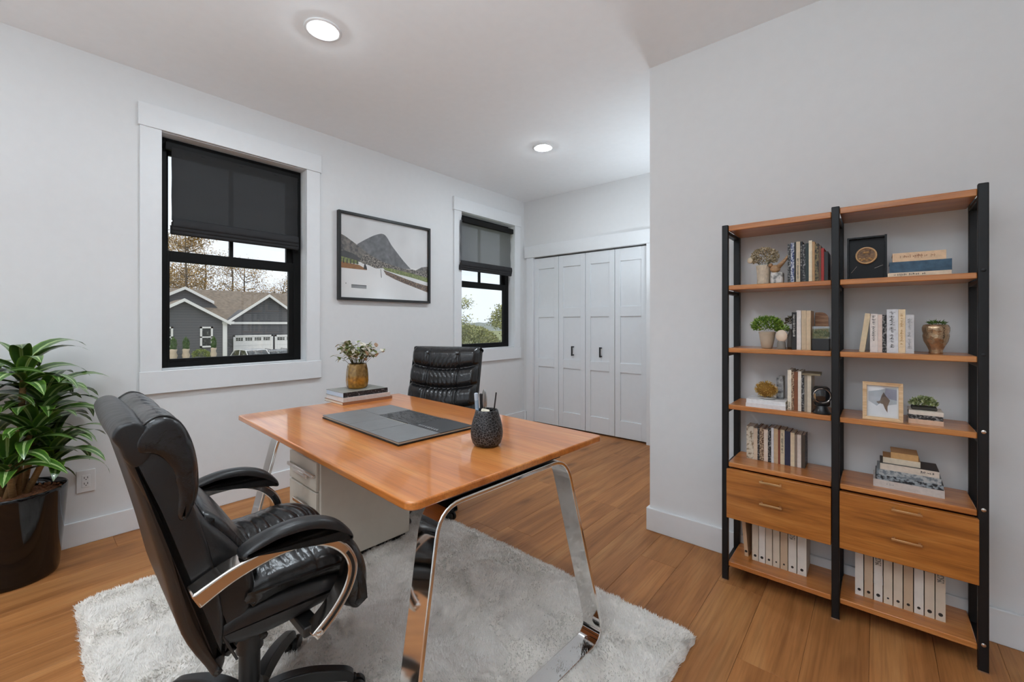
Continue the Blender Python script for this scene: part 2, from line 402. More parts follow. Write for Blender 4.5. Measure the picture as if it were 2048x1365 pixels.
# ------------------------------------------------------------------ windows
def window(n, dy):
    wd = bpy.data.objects.new('window_%d' % n, None); struct(link(wd)); wd.location = (XL, dy, 0)
    box('head_casing', (0, .026, .478, 1.577, 2.41, 2.548), TRIM, wd, .002)
    box('side_casing', (0, .019, .487, .590, .93, 2.41), TRIM, wd, .002); box('side_casing', (0, .019, 1.465, 1.568, .93, 2.41), TRIM, wd, .002)
    box('apron', (0, .024, .483, 1.577, .796, .932), TRIM, wd, .002)
    box('jamb', (-T, 0, .588, .592, WZ0, WZ1), TRIM, wd); box('jamb', (-T, 0, 1.463, 1.467, WZ0, WZ1), TRIM, wd)
    box('sill', (-T, 0, .590, 1.465, .935, .941), TRIM, wd); box('head_jamb', (-T, 0, .59, 1.465, 2.406, 2.412), TRIM, wd)
    x0, x1 = -.150, -.085
    fr = MB(); fr.box(x0, x1, .592, .632, .94, 2.405); fr.box(x0, x1, 1.41, 1.463, .94, 2.405)
    fr.box(x0, x1, .632, 1.41, .94, .975); fr.box(x0, x1, .632, 1.41, 2.34, 2.405)
    fr.build('frame', BLACKF, wd, bevel=.002)
    lo = MB(); lo.box(-.118, -.088, .632, .648, .975, 1.69); lo.box(-.118, -.088, 1.375, 1.41, .975, 1.69)
    lo.box(-.118, -.088, .648, 1.375, .975, .995); lo.box(-.118, -.088, .648, 1.375, 1.622, 1.69)
    lo = lo.build('sash', BLACKF, wd, bevel=.002); MB().box(-.105, -.101, .648, 1.375, .995, 1.622).build('pane', GLASS, lo)
    up = MB(); up.box(-.148, -.12, .632, .646, 1.66, 2.34); up.box(-.148, -.12, 1.37, 1.41, 1.66, 2.34)
    up.box(-.148, -.12, .646, 1.37, 1.66, 1.69); up.box(-.148, -.12, .646, 1.37, 2.31, 2.34)
    up = up.build('sash', BLACKF, wd, bevel=.002); MB().box(-.136, -.132, .646, 1.37, 1.69, 2.31).build('pane', GLASS, up)
    box('muntin', (-.146, -.120, .99, 1.012, 1.69, 2.31), BLACKF, up)
    return wd
window(1, 0); window(2, 2.487)
# roman shades
FAB1 = translucent('dark_shade_cloth', (.016, .016, .017), .010, glow=(.012, .012, .013))
FAB2 = translucent('sheer_shade_cloth', (.030, .031, .034), .05, 500, (.20, .20, .205))
HEM = mat('shade_hem_cloth', (.018, .018, .02), .8, var=.1, bump=.1, bscale=900)
def shade(label, loc, y0, y1, ztop, zb, cloth, box_head):
    t = thing('roman_shade', label, 'window shade', loc, group='dark roman shades')
    if box_head: MB().box(-.005, .035, y0+.03, y1+.03, ztop, ztop+.06).build('headrail', BLACKF, t, bevel=.008)
    else: MB().box(-.012, .010, y0-.03, y1+.01, ztop, ztop+.05).build('headrail', BLACKF, t, bevel=.003)
    n = 24; V = []; F = []; hz = zb+.09
    for i in range(n+1):
        y = y0+(y1-y0)*i/n
        for j in range(13):
            z = hz+(ztop+.02-hz)*j/12; V.append((.010+.004*math.sin(j*1.1+.2)+.0015*math.sin(i*.9), y, z))
    for i in range(n):
        for j in range(12): F.append((i*13+j, i*13+j+1, (i+1)*13+j+1, (i+1)*13+j))
    MB().add(V, F).build('fabric', cloth, t, smooth=True)
    for q in range(3):
        x = .012+.008*q; zz = zb+.022*q
        MB().pillow([(x-.012, zz+.004), (x+.004, zz), (x+.014, zz+.012), (x+.010, zz+.05), (x-.008, zz+.058), (x-.014, zz+.03)], y0-.006+.004*q, y1+.006-.004*q, .006, n=2, sub=3).build('fold', HEM, t, smooth=True).rotation_euler = (0, 0, 0)
    return t
# pillow sweeps along x: for the shades swap axes so the folds run along y
def swap_xy(o):
    me = o.data; co = np.empty(len(me.vertices)*3, np.float32); me.vertices.foreach_get('co', co); co = co.reshape(-1, 3)
    co = co[:, [1, 0, 2]]; me.vertices.foreach_set('co', co.ravel()); me.flip_normals(); me.update()
s1 = shade('dark grey roman shade with thick folded hem, inside the large near window', (XL-.062, 0, 0), .650, 1.425, 2.325, 1.79, FAB1, False)
s2 = shade('sheer grey roman shade with black headrail on the small window beside the closet', (XL+.020, 0, 0), 3.040, 3.855, 2.290, 1.785, FAB2, True)
for s_ in (s1, s2):
    for c_ in s_.children:
        if c_.name.startswith('fold'): swap_xy(c_)
# ------------------------------------------------------------------ recessed ceiling lamps
LENS = emis('lamp_lens', (.82, .92, 1.), LAMP)
RINGM = mat('lamp_ring', (.85, .85, .85), .4, var=.01)
def can(x, y, label):
    t = thing('recessed_light', label, 'ceiling light', (x, y, H), group='recessed ceiling lights')
    MB().lathe([(.088, 0), (.090, -.004), (.086, -.007), (.070, -.008), (.064, -.004)], seg=40, cap=False).build('trim_ring', RINGM, t, smooth=True)
    MB().lathe([(.064, -.004), (.056, -.010), (.040, -.014), (.02, -.0155), (.002, -.016)], seg=28, cap=False).build('lens', LENS, t, smooth=True)
can(-2.166, 1.035, 'round recessed ceiling light near the large window, closer of the two')
can(-2.178, 2.960, 'round recessed ceiling light in front of the closet, farther of the two')
can(-2.17, -.95, 'added round recessed ceiling light out of view, nearest the rear left corner')  # unseen extra lamp continuing the row, added for more light
# invented uplighters standing out of view, added to brighten ceiling and room
def fill_uplighter(x, y, zt, power, label):
    t = thing('fill_lamp', label, 'lamp', (x, y, 0), group='added fill uplighters'); k = zt-1.92
    MB().lathe([(.14, 0), (.145, .01), (.12, .022), (.03, .03), (.012, .05)], seg=36).build('base', BLACKM, t, smooth=True, auto=40)
    MB().tube([(0, 0, .03), (0, 0, 1.80+k)], .011, 12).build('pole', BLACKM, t, smooth=True)
    MB().lathe([(.02, 1.78+k), (.10, 1.81+k), (.17, 1.87+k), (.19, 1.90+k), (.187, 1.90+k), (.165, 1.875+k), (.10, 1.82+k)], seg=40, cap=False).build('bowl', mat('opal_bowl', (.8, .8, .8), .4), t, smooth=True)
    MB().lathe([(.160, 1.878+k), (.1, 1.882+k), (.001, 1.884+k)], seg=32, cap=False).build('diffuser', emis('fill_diffuser', (.80, .91, 1.), FILL_UPLIGHT*power), t)
fill_uplighter(-.30, -.62, 1.62, .85, 'added black uplighter standing in for a bounced flash behind the viewpoint, out of view')  # stands in for a flash bounced off the ceiling
fill_uplighter(-1.18, 3.62, 1.50, .085, 'added black fill uplighter hidden in the nook by the closet, out of view')  # added out of sight to lift the ceiling by the closet
# ------------------------------------------------------------------ rug
RUGM = mat('cream_wool', (.82, .77, .71), .95, var=.08, scale=14)
RUGT = mat('cream_wool_tufts', (.91, .87, .82), .95, var=.07, scale=9)
def smooth_noise(nx, ny, cell, rs):
    gx, gy = int(nx/cell)+3, int(ny/cell)+3
    g = rs.rand(gx, gy); xi = np.arange(nx)/cell; yi = np.arange(ny)/cell
    x0 = xi.astype(int); y0 = yi.astype(int); fx = xi-x0; fy = yi-y0; fx = fx*fx*(3-2*fx); fy = fy*fy*(3-2*fy)
    A = g[np.ix_(x0, y0)]; B = g[np.ix_(x0+1, y0)]; C = g[np.ix_(x0, y0+1)]; D = g[np.ix_(x0+1, y0+1)]
    return (A*(1-fx)[:, None]+B*fx[:, None])*(1-fy)[None, :]+(C*(1-fx)[:, None]+D*fx[:, None])*fy[None, :]
RW, RD = 2.06, 1.59
rug = thing('shag_rug', 'thick cream shag rug lying under the desk and the leather chair', 'rug', (-1.575, .942, 0), math.radians(-1.3))
rs = np.random.RandomState(5); NX, NY = 420, 330
hgt = .013+.015*smooth_noise(NX, NY, 8, rs)+.008*smooth_noise(NX, NY, 28, rs)+.008*smooth_noise(NX, NY, 4, rs)
X, Y = np.meshgrid(np.linspace(-RW/2, RW/2, NX), np.linspace(-RD/2, RD/2, NY), indexing='ij')
cr = .06
dx = np.minimum(RW/2-np.abs(X), RD/2-np.abs(Y))
fall = np.clip(dx/.03, 0, 1)**.5
jx = .010*(smooth_noise(NX, NY, 7, rs)-.5); jy = .010*(smooth_noise(NX, NY, 7, rs)-.5)
V = np.stack([X+jx, Y+jy, .002+hgt*fall], -1).reshape(-1, 3)
idx = np.arange(NX*NY).reshape(NX, NY)
Fq = np.stack([idx[:-1, :-1], idx[1:, :-1], idx[1:, 1:], idx[:-1, 1:]], -1).reshape(-1, 4)
np_mesh('backing', V, Fq, RUGM, rug)
NT = 150000
px_ = rs.uniform(-RW/2, RW/2, NT); py_ = rs.uniform(-RD/2, RD/2, NT)
fa = smooth_noise(NX, NY, 34, rs)*2*PI*1.6; ix = ((px_/RW+.5)*(NX-1)).astype(int); iy = ((py_/RD+.5)*(NY-1)).astype(int)
ang = fa[ix, iy]+rs.normal(0, .7, NT); bz = (.002+hgt*fall)[ix, iy]-.004
ed = np.minimum(RW/2-np.abs(px_), RD/2-np.abs(py_)); outx = np.where(RW/2-np.abs(px_) < RD/2-np.abs(py_), np.sign(px_), 0.); outy = np.where(outx == 0, np.sign(py_), 0.)
em = ed < .03; ang = np.where(em, np.arctan2(outy, outx)+rs.normal(0, .5, NT), ang)
ln = rs.uniform(.010, .020, NT); lean = rs.uniform(.3, .95, NT)
dirx, diry = np.cos(ang), np.sin(ang); wx, wy = -diry*.0022, dirx*.0022
b0 = np.stack([px_-wx, py_-wy, bz], -1); b1 = np.stack([px_+wx, py_+wy, bz], -1)
tip = np.stack([px_+dirx*ln*lean, py_+diry*ln*lean, bz+.003+ln*np.sqrt(1-lean**2*.8)*.75], -1)
V = np.stack([b0, b1, tip], 1).reshape(-1, 3); Fq = np.arange(NT*3).reshape(-1, 3)
p_ = np_mesh('pile', V, Fq, RUGT, rug, smooth=False, k=3); p_['kind'] = 'stuff'

# ------------------------------------------------------------------ desk
DZ = .76; DW, DD = 1.548, .926; drz = math.radians(-2.8)
desk = thing('desk', 'large wooden desk with chrome loop legs standing on the rug', 'desk', (-.907, .659, 0), drz)
def rrect(x0, x1, y0, y1, r, n=6):
    rs_ = r if isinstance(r, (list, tuple)) else [r]*4; p = []
    for (cx, cy, a0, rr) in ((x0+rs_[0], y0+rs_[0], PI, rs_[0]), (x1-rs_[1], y0+rs_[1], 1.5*PI, rs_[1]), (x1-rs_[2], y1-rs_[2], 0, rs_[2]), (x0+rs_[3], y1-rs_[3], PI/2, rs_[3])):
        for i in range(n+1): a = a0+PI/2*i/n; p.append((cx+rr*math.cos(a), cy+rr*math.sin(a)))
    return p
MB().prism(rrect(-DW, 0, 0, DD, [.02, .035, .02, .02]), 'z', DZ-.024, DZ).build('desk_top', DESKW, desk, bevel=.005, seg=3)
def loop_path(y0t, y1t, y0b, y1b, zt, zb, r, n=7):
    c = [(y0b, zb), (y1b, zb), (y1t, zt), (y0t, zt)]; p = []
    for i in range(4):
        a = np.array(c[i-1], float); b = np.array(c[i], float); d_ = np.array(c[(i+1) % 4], float)
        u = (a-b)/np.linalg.norm(a-b); v = (d_-b)/np.linalg.norm(d_-b)
        for j in range(n+1):
            t = j/n; p.append(tuple(b+u*r*(1-t)**2+v*r*t**2))
    return p
def leg_frame(xt, xb):
    pth = loop_path(.088, .665, -.075, .80, DZ-.036, .034, .075)
    xs = [xb+(xt-xb)*q[1]/DZ for q in pth]
    MB().bar(pth, .080, .013, True, xs=xs).build('leg_frame', CHROME, desk, bevel=.003)
leg_frame(-.032, .05); leg_frame(-1.235, -1.275)
m = MB()
for x in (-.032, -1.235): m.box(x-.03, x+.03, .11, .64, DZ-.0255, DZ-.0235)
m.box(-1.2, -.06, .44, .50, DZ-.05, DZ-.0235)
m.build('under_rail', BLACKM, desk)

# ------------------------------------------------------------------ white pedestal
CABM = mat('cream_lacquer', srgb(214, 206, 192), .4, var=.02)
ped = thing('filing_cabinet', 'cream white drawer pedestal with chrome handles under the desk', 'filing cabinet', (-2.177, 1.2, 0), math.radians(-2))
box('body', (-.17, .17, -.245, .257, .05, .572), CABM, ped, .006)
m = MB(); m.box(-.15, .15, -.22, .24, .024, .05); m.build('plinth', BLACKM, ped)
for z0, z1 in ((.42, .56), (.27, .412), (.062, .262)):
    dr = box('drawer', (-.163, .163, -.262, -.245, z0, z1), CABM, ped, .004)
    zc = z1-.055
    if z0 > .4: MB().box(-.16, .16, -.277, -.262, z1-.075, z1-.058).build('handle', CHROME2, dr, bevel=.003)
    mm = MB(); mm.box(-.075, .095, -.281, -.270, zc-.034, zc-.016)
    for x in (-.065, .078): mm.box(x, x+.008, -.272, -.262, zc-.03, zc-.02)
    mm.build('handle', CHROME2, dr, bevel=.003)

# ------------------------------------------------------------------ office chairs
def star_base(t, r=.30, a0=63., zt=.40, dz=0.):
    col = MB(); col.lathe([(.034, .07), (.036, .13), (.034, .14), (.028, .145), (.028, .24), (.036, .245), (.038, zt-.02), (.03, zt)], seg=20); col.build('gas_column', PLASTIC, t, smooth=True, auto=40)
    MB().lathe([(.052, .062), (.056, .075), (.054, .12), (.038, .13)], seg=24).build('hub', PLASTIC, t, smooth=True, auto=40)
    for k in range(5):
        a = math.radians(a0+72*k); e = bpy.data.objects.new('base_leg', None)
        # arched spoke, built along +x then turned
        pts = [(.03, .098), (.09, .112), (.16, .112), (.22, .100), (.27, .085), (r, .070)]
        P = catmull(pts, 4, closed=False); V = []; F = []
        for i, p in enumerate(P):
            u = i/(len(P)-1); hw = .026-.008*u; hh = .020-.006*u
            for sy, sz in ((-1, -1), (-.7, 1), (.7, 1), (1, -1)): V.append((p[0], sy*hw, p[1]+sz*hh))
        for i in range(len(P)-1):
            for q in range(4): F.append((i*4+q, i*4+(q+1) % 4, (i+1)*4+(q+1) % 4, (i+1)*4+q))
        F += [(3, 2, 1, 0), tuple(range(len(V)-4, len(V)))]
        lg = MB().add(V, F).build('base_leg', PLASTIC, t, bevel=.006); lg.rotation_euler = (0, 0, a)
        c = MB()
        for s_ in (-1, 1):
            o = len(c.v); cc = MB().lathe([(.026, -.009), (.029, -.004), (.029, .004), (.022, .009)], seg=20)
            c.add([(r+.008+v[0], s_*.014+v[2], .032+v[1]) for v in cc.v], cc.f)
        c.tube([(r, 0, .04), (r, 0, .075)], .008); c.build('caster', PLASTIC, lg, smooth=True, auto=40)
ch = thing('office_chair', 'black leather executive chair with curved chrome arms, in front of the desk', 'chair', (-1.415, .455, .016), math.radians(-2), 'black leather office chairs')
star_base(ch, .29, 65.)
box('tilt_mechanism', (-.08, .08, -.10, .12, .385, .425), PLASTIC, ch, .01)
MB().tube([(.06, -.02, .395), (.14, -.02, .39), (.19, -.02, .385)], [.006, .006, .010]).build('lever', PLASTIC, ch, smooth=True)
MB().pillow([(-.135, .365), (-.155, .40), (-.200, .50), (-.232, .65), (-.262, .78), (-.292, .90), (-.306, .955), (-.28, .96), (-.255, .88), (-.222, .76), (-.190, .64), (-.150, .50), (-.115, .41)], -.240, .240, .022, n=4).build('back_shell', LEATHERB, ch, smooth=True)
MB().pillow([(-.118, .40), (-.155, .50), (-.200, .66), (-.240, .80), (-.285, .92), (-.262, .945), (-.225, .90), (-.175, .78), (-.135, .72), (-.088, .655), (-.055, .585), (-.050, .53), (-.065, .46), (-.09, .41)], -.236, .236, .030, n=6, puff=.008).build('back_cushion', LEATHERS, ch, smooth=True)
def hr(q):   # front roll of the headrest sags a little in the middle
    k = .0035*(abs(math.sin(q[0]*75+1.5*math.sin(q[2]*40)))**.6-.6)*(1 if q[2] > .86 else .5)
    return (q[0], q[1]+k, q[2]+k*.6-.010*math.exp(-(q[0]/.09)**2)*(1 if q[2] > .91 else .2))
MB().pillow([(-.306, .950), (-.318, .975), (-.310, .996), (-.288, 1.003), (-.268, .992), (-.254, .962), (-.256, .925), (-.28, .905), (-.298, .925)], -.252, .252, .008, n=4, puff=.004).build('headrest_roll', LEATHERS, ch, smooth=True)
MB().pillow([(-.285, .960), (-.266, .992), (-.240, 1.006), (-.210, .990), (-.188, .945), (-.176, .885), (-.175, .825), (-.186, .78), (-.200, .765), (-.214, .778), (-.214, .835), (-.224, .885), (-.250, .922), (-.276, .932)], -.256, .256, .016, n=5, puff=.006, nmid=61, sub=6, fn=hr).build('headrest_cushion', LEATHER, ch, smooth=True)
for s_ in (-1, 1):
    MB().pillow([(-.312, .968), (-.272, .972), (-.222, .930), (-.192, .862), (-.180, .79), (-.155, .70), (-.135, .60), (-.122, .50), (-.130, .42), (-.148, .44), (-.172, .52), (-.215, .67), (-.252, .80)], s_*.229-.021, s_*.229+.021, .013, n=5).build('side_panel', LEATHERS, ch, smooth=True)
    pp = catmull([(-.315, .935), (-.262, .80), (-.215, .64), (-.170, .50), (-.125, .39)], 6, closed=False)
    MB().tube([(s_*.241, p[0]+.030, p[1]+.004) for p in pp], .0032, 6).build('piping', PIPING, ch, smooth=True)
    pp = catmull([(-.282, .972), (-.266, .993), (-.240, 1.007), (-.210, .991), (-.188, .946), (-.176, .886), (-.175, .826), (-.187, .780)], 6, closed=False)
    MB().tube([(s_*.238, p[0], p[1]) for p in pp], .0030, 6).build('piping', PIPING, ch, smooth=True)
# lumbar roll
MB().pillow([(-.155, .755), (-.115, .725), (-.07, .655), (-.035, .59), (-.038, .555), (-.075, .56), (-.12, .63), (-.16, .71)], -.205, .205, .03, n=5, puff=.012).build('lumbar_cushion', LEATHER, ch, smooth=True)
# seat
MB().pillow([(-.150, .455), (-.135, .49), (-.05, .505), (.10, .495), (.185, .475), (.20, .44), (.14, .425), (0, .415), (-.10, .425)], -.242, .242, .025, n=5).build('seat_pan', LEATHERS, ch, smooth=True)
seatp = [(-.095, .505), (-.085, .540), (-.02, .556), (.07, .560), (.15, .566), (.215, .545), (.252, .49), (.262, .43), (.252, .375), (.228, .345), (.205, .365), (.195, .43), (.16, .475), (.05, .49), (-.05, .495)]
def sw(sx):
    def f(q):
        u = abs(q[0]); ph = q[1]*175+1.8*math.sin(q[0]*28*sx)+1.1*math.sin(q[1]*31+q[0]*17)
        k = .0125*(abs(math.sin(ph/2))**.6-.6)*(1.15-min(1, u/.20))*min(1, u/.02)*min(1, max(0, (q[2]-.44)/.07))
        seam = -.010*math.exp(-((q[0]-sx*-.125)/.012)**2)*(1 if q[2] > .5 else 0)
        return (q[0], q[1], q[2]+k+seam*0)
    return f
MB().pillow(seatp, -.240, .003, .045, n=6, puff=.014, nmid=25, sub=16, fn=sw(1)).build('seat_cushion', LEATHER, ch, smooth=True)
MB().pillow(seatp, -.003, .240, .045, n=6, puff=.014, nmid=25, sub=16, fn=sw(-1)).build('seat_cushion', LEATHER, ch, smooth=True)
arm = catmull([(-.190, .605), (-.135, .630), (-.080, .645), (-.02, .653), (.045, .648), (.105, .624), (.148, .584), (.167, .534), (.152, .480), (.112, .430), (.062, .392)], 5, closed=False)
for s_ in (-1, 1):
    nA = len(arm); tk = [.038-.014*min(1, i/(nA*.42)) if i < nA*.42 else .024+.004*min(1, (i-nA*.42)/(nA*.3)) for i in range(nA)]
    MB().bar([tuple(p) for p in arm], .054, tk, x=s_*.283).build('arm_frame', CHROME2, ch, bevel=.005, seg=3)
    k0 = int(nA*.60); MB().bar([tuple(p) for p in arm[k0:-2]], .057, .010, x=s_*.283).build('arm_inlay', PLASTIC, ch, bevel=.002)
    MB().pillow([(-.095, .658), (-.100, .672), (-.065, .690), (.0, .702), (.07, .696), (.125, .672), (.163, .632), (.170, .612), (.155, .612), (.11, .644), (.05, .668), (-.02, .672), (-.06, .664)], s_*.283-.029, s_*.283+.029, .012, n=5, puff=.003).build('arm_pad', LEATHERS, ch, smooth=True)
    m = MB(); m.box(min(s_*.15, s_*.283), max(s_*.15, s_*.283), .045, .09, .385, .412); m.build('arm_bracket', PLASTIC, ch, bevel=.004)
    m = MB(); m.box(min(s_*.215, s_*.265), max(s_*.215, s_*.265), -.170, -.135, .60, .63); m.build('arm_mount', PLASTIC, ch, bevel=.004)
    bo = MB().lathe([(.010, 0), (.010, .004), (.006, .007)], seg=16).build('bolt', CHROME, ch, smooth=True, auto=40); bo.location = (s_*.305, .075, .402); bo.rotation_euler = (0, s_*PI/2, 0)
# second chair, tufted back, behind the desk
c2 = thing('office_chair', 'tufted black leather chair pulled up behind the desk, only its back showing', 'chair', (-2.215, 1.715, .006), math.radians(180+24), 'black leather office chairs')
star_base(c2, .22, 20.)
box('tilt_mechanism', (-.08, .08, -.12, .10, .385, .425), PLASTIC, c2, .01)
MB().pillow([(-.20, .46), (-.21, .50), (-.05, .53), (.09, .53), (.15, .50), (.155, .45), (.12, .425), (-.15, .425)], -.23, .23, .04, n=6, puff=.01).build('seat_cushion', LEATHER, c2, smooth=True)
# back: front face grid with three puffed sections and gathered creases
NXB, NZB = 121, 90; bw, z0b, z1b = .258, .50, 1.048
def back_y(x, z):
    lean = -.185-(z-.5)*.27
    sag = .034*(1-(x/bw)**2)
    zz = z+sag*min(1, max(0, (1.03-z)/.12))
    edges = [.36, .665, .800, .930, 1.09]
    for a, b in zip(edges, edges[1:]):
        if zz <= b or b == edges[-1]:
            u = min(max((zz-a)/(b-a), 0), 1); break
    pf = .040*(1-abs(2*u-1)**3.6)
    inner = math.exp(-(abs(abs(x)-.115)/.012)**2)*(.012 if z < 1.0 else .004)
    crease = .0120*(abs(math.sin(x*95+1.6*math.sin(z*33)+.6*math.sin(z*90)))**.7-.6)*max(0, 1-abs(2*u-1))**.0*(abs(2*u-1)**1.5)*math.exp(-(x/.16)**4)
    edge = .045*max(0, abs(x)/bw-.86)/.14*max(0, abs(x)/bw-.86)/.14
    top = .045*max(0, (z-1.005)/.043)**2.2 if z > 1.005 else 0
    return lean+pf-inner+crease-edge-top
V = []; F = []
for i in range(NXB):
    for j in range(NZB):
        x = -bw+2*bw*i/(NXB-1); z = z0b+(z1b-z0b)*j/(NZB-1); V.append((x, back_y(x, z), z))
for i in range(NXB-1):
    for j in range(NZB-1): F.append((i*NZB+j, (i+1)*NZB+j, (i+1)*NZB+j+1, i*NZB+j+1))
nb = len(V)
for i in range(NXB):
    for j in range(NZB):
        x = -bw+2*bw*i/(NXB-1); z = z0b+(z1b-z0b)*j/(NZB-1); V.append((x*.985, -.205-(z-.5)*.27-.02, z))
for i in range(NXB-1):
    for j in range(NZB-1): F.append((nb+i*NZB+j, nb+i*NZB+j+1, nb+(i+1)*NZB+j+1, nb+(i+1)*NZB+j))
for j in range(NZB-1):
    F.append((j, j+1, nb+j+1, nb+j)); k = (NXB-1)*NZB; F.append((k+j+1, k+j, nb+k+j, nb+k+j+1))
for i in range(NXB-1):
    k = NZB-1; F.append((i*NZB+k, (i+1)*NZB+k, nb+(i+1)*NZB+k, nb+i*NZB+k)); F.append(((i+1)*NZB, i*NZB, nb+i*NZB, nb+(i+1)*NZB))
MB().add(V, F).build('back_cushion', leather('black_leather_tufted', rough=.22, wr=.12, stretch=(26, 10, 8)), c2, smooth=True)
MB().pillow([(-.215, .47), (-.255, .50), (-.390, .99), (-.385, 1.022), (-.362, 1.028), (-.34, 1.010), (-.225, .52)], -.262, .262, .014, n=4).build('back_shell', LEATHERS, c2, smooth=True)
for s_ in (-1, 1):
    MB().tube([(s_*.262, -.222-(z-.5)*.27, z) for z in (.52, .7, .85, 1.0, 1.02)], .0035, 6).build('piping', PIPING, c2, smooth=True)

# ------------------------------------------------------------------ things on the desk
def book(label, th, hgt_, dep, col, loc, flat=False, rot=0., tilt=0., page=(.78, .72, .62), spine=None, letters=None, group=None, rough=.5, pattern=None, cover=None):
    """spine faces -y; upright along z, or lying flat with its length along x"""
    r = (0, PI/2, rot) if flat else (0, tilt, rot)
    t = thing('book', label, 'book', loc, group=group)
    t.rotation_euler = r
    if flat:   # lying: length along x, thickness along z, then turned by rot about z
        t.rotation_euler = (Matrix.Rotation(rot, 4, 'Z') @ Matrix.Rotation(PI/2, 4, 'Y')).to_euler()
    cm = mat('cover_%d_%d_%d' % tuple(int(c*999) for c in col), col, rough, var=.10, scale=60)
    if cover is None: cover = cm
    e = min(.0018, th*.18); a = th/2
    m = MB(); m.mi = 0
    m.box(-a, a, 0, e*1.3, 0, hgt_); m.mi = 1
    m.box(-a, -a+e, e*1.3, dep, 0, hgt_); m.box(a-e, a, e*1.3, dep, 0, hgt_)
    m.build('cover', [pattern or cm, cover], t)
    MB().box(-a+e, a-e, e*1.3, dep-.004, .002, hgt_-.002).build('pages', mat('page_%d' % int(page[0]*999), page, .9, var=.12, scale=300, stretch=(12, .4, .4)), t)
    if letters:
        rr = random.Random(int(th*1e6+hgt_*1e5)); q = MB(); lc, f0, f1 = letters; z = hgt_*f0
        while z < hgt_*f1:
            hz = rr.uniform(.0025, .005); wz = a*rr.uniform(.2, .62)
            if rr.random() < .82: q.box(-wz, wz*rr.uniform(.3, 1), -.0004, .0002, z, z+hz*.35); q.box(-wz*rr.uniform(.2, .9), -wz*.1, -.0004, .0002, z, z+hz*.8)
            z += hz*1.15
        if q.v: q.build('lettering', mat('ink_%d' % int(lc[0]*99), lc, .6), t)
    return t
def dl(x, y, z=DZ):   # desk-local metres -> world
    c, s = math.cos(drz), math.sin(drz); return (-.907+c*x-s*y, .659+s*x+c*y, z)
def speck(name, a, b, scale, thr=.5, rough=.5, soft=.06):
    if name in MATS: return MATS[name]
    m_, t, bs = newmat(name); n = t.nodes.new('ShaderNodeTexNoise'); n.inputs['Scale'].default_value = scale; n.inputs['Detail'].default_value = 5
    c = t.nodes.new('ShaderNodeTexCoord'); r = t.nodes.new('ShaderNodeValToRGB')
    r.color_ramp.elements[0].position = thr-soft; r.color_ramp.elements[1].position = thr+soft
    r.color_ramp.elements[0].color = a+(1,); r.color_ramp.elements[1].color = b+(1,)
    t.links.new(c.outputs['Object'], n.inputs['Vector']); t.links.new(n.outputs['Fac'], r.inputs['Fac']); t.links.new(r.outputs['Color'], bs.inputs['Base Color'])
    bs.inputs['Roughness'].default_value = rough; MATS[name] = m_; return m_
DARKPAT = speck('dark_speckle', (.012, .012, .015), (.30, .28, .30), 90, .62)
# stack of three large books, spines to the right (+x)
bx = -2.41; by = 1.355; RZ = math.radians(86)
sp = lambda k: (bx+.12-k, by-.155+.006*k*10, 0)
def deskbook(label, z, th, L_, W_, col, ox, oy, rz_, **k):
    # lying book, spine facing +x: origin at the near spine end
    b = book(label, th, L_, W_, col, (0, 0, 0), flat=True, rot=rz_, **k); b.location = (bx+.125+ox, by-.15+oy, z+th/2); return b
deskbook('tan large-format book, bottom of the stack under the gold vase', DZ, .016, .315, .235, srgb(150, 104, 74), .0, 0., math.radians(88), group='books on the desk')
deskbook('white hardback in the middle of the stack under the gold vase', DZ+.016, .024, .300, .225, srgb(206, 200, 196), -.006, .006, math.radians(88), group='books on the desk', page=(.75, .72, .7))
deskbook('dark hardback with grey cover, top of the stack under the gold vase', DZ+.040, .028, .285, .215, srgb(40, 38, 42), -.012, .010, math.radians(89), group='books on the desk', pattern=DARKPAT, cover=mat('sage_cover', srgb(140, 140, 132), .4), page=(.55, .66, .8))
VZ = DZ+.068
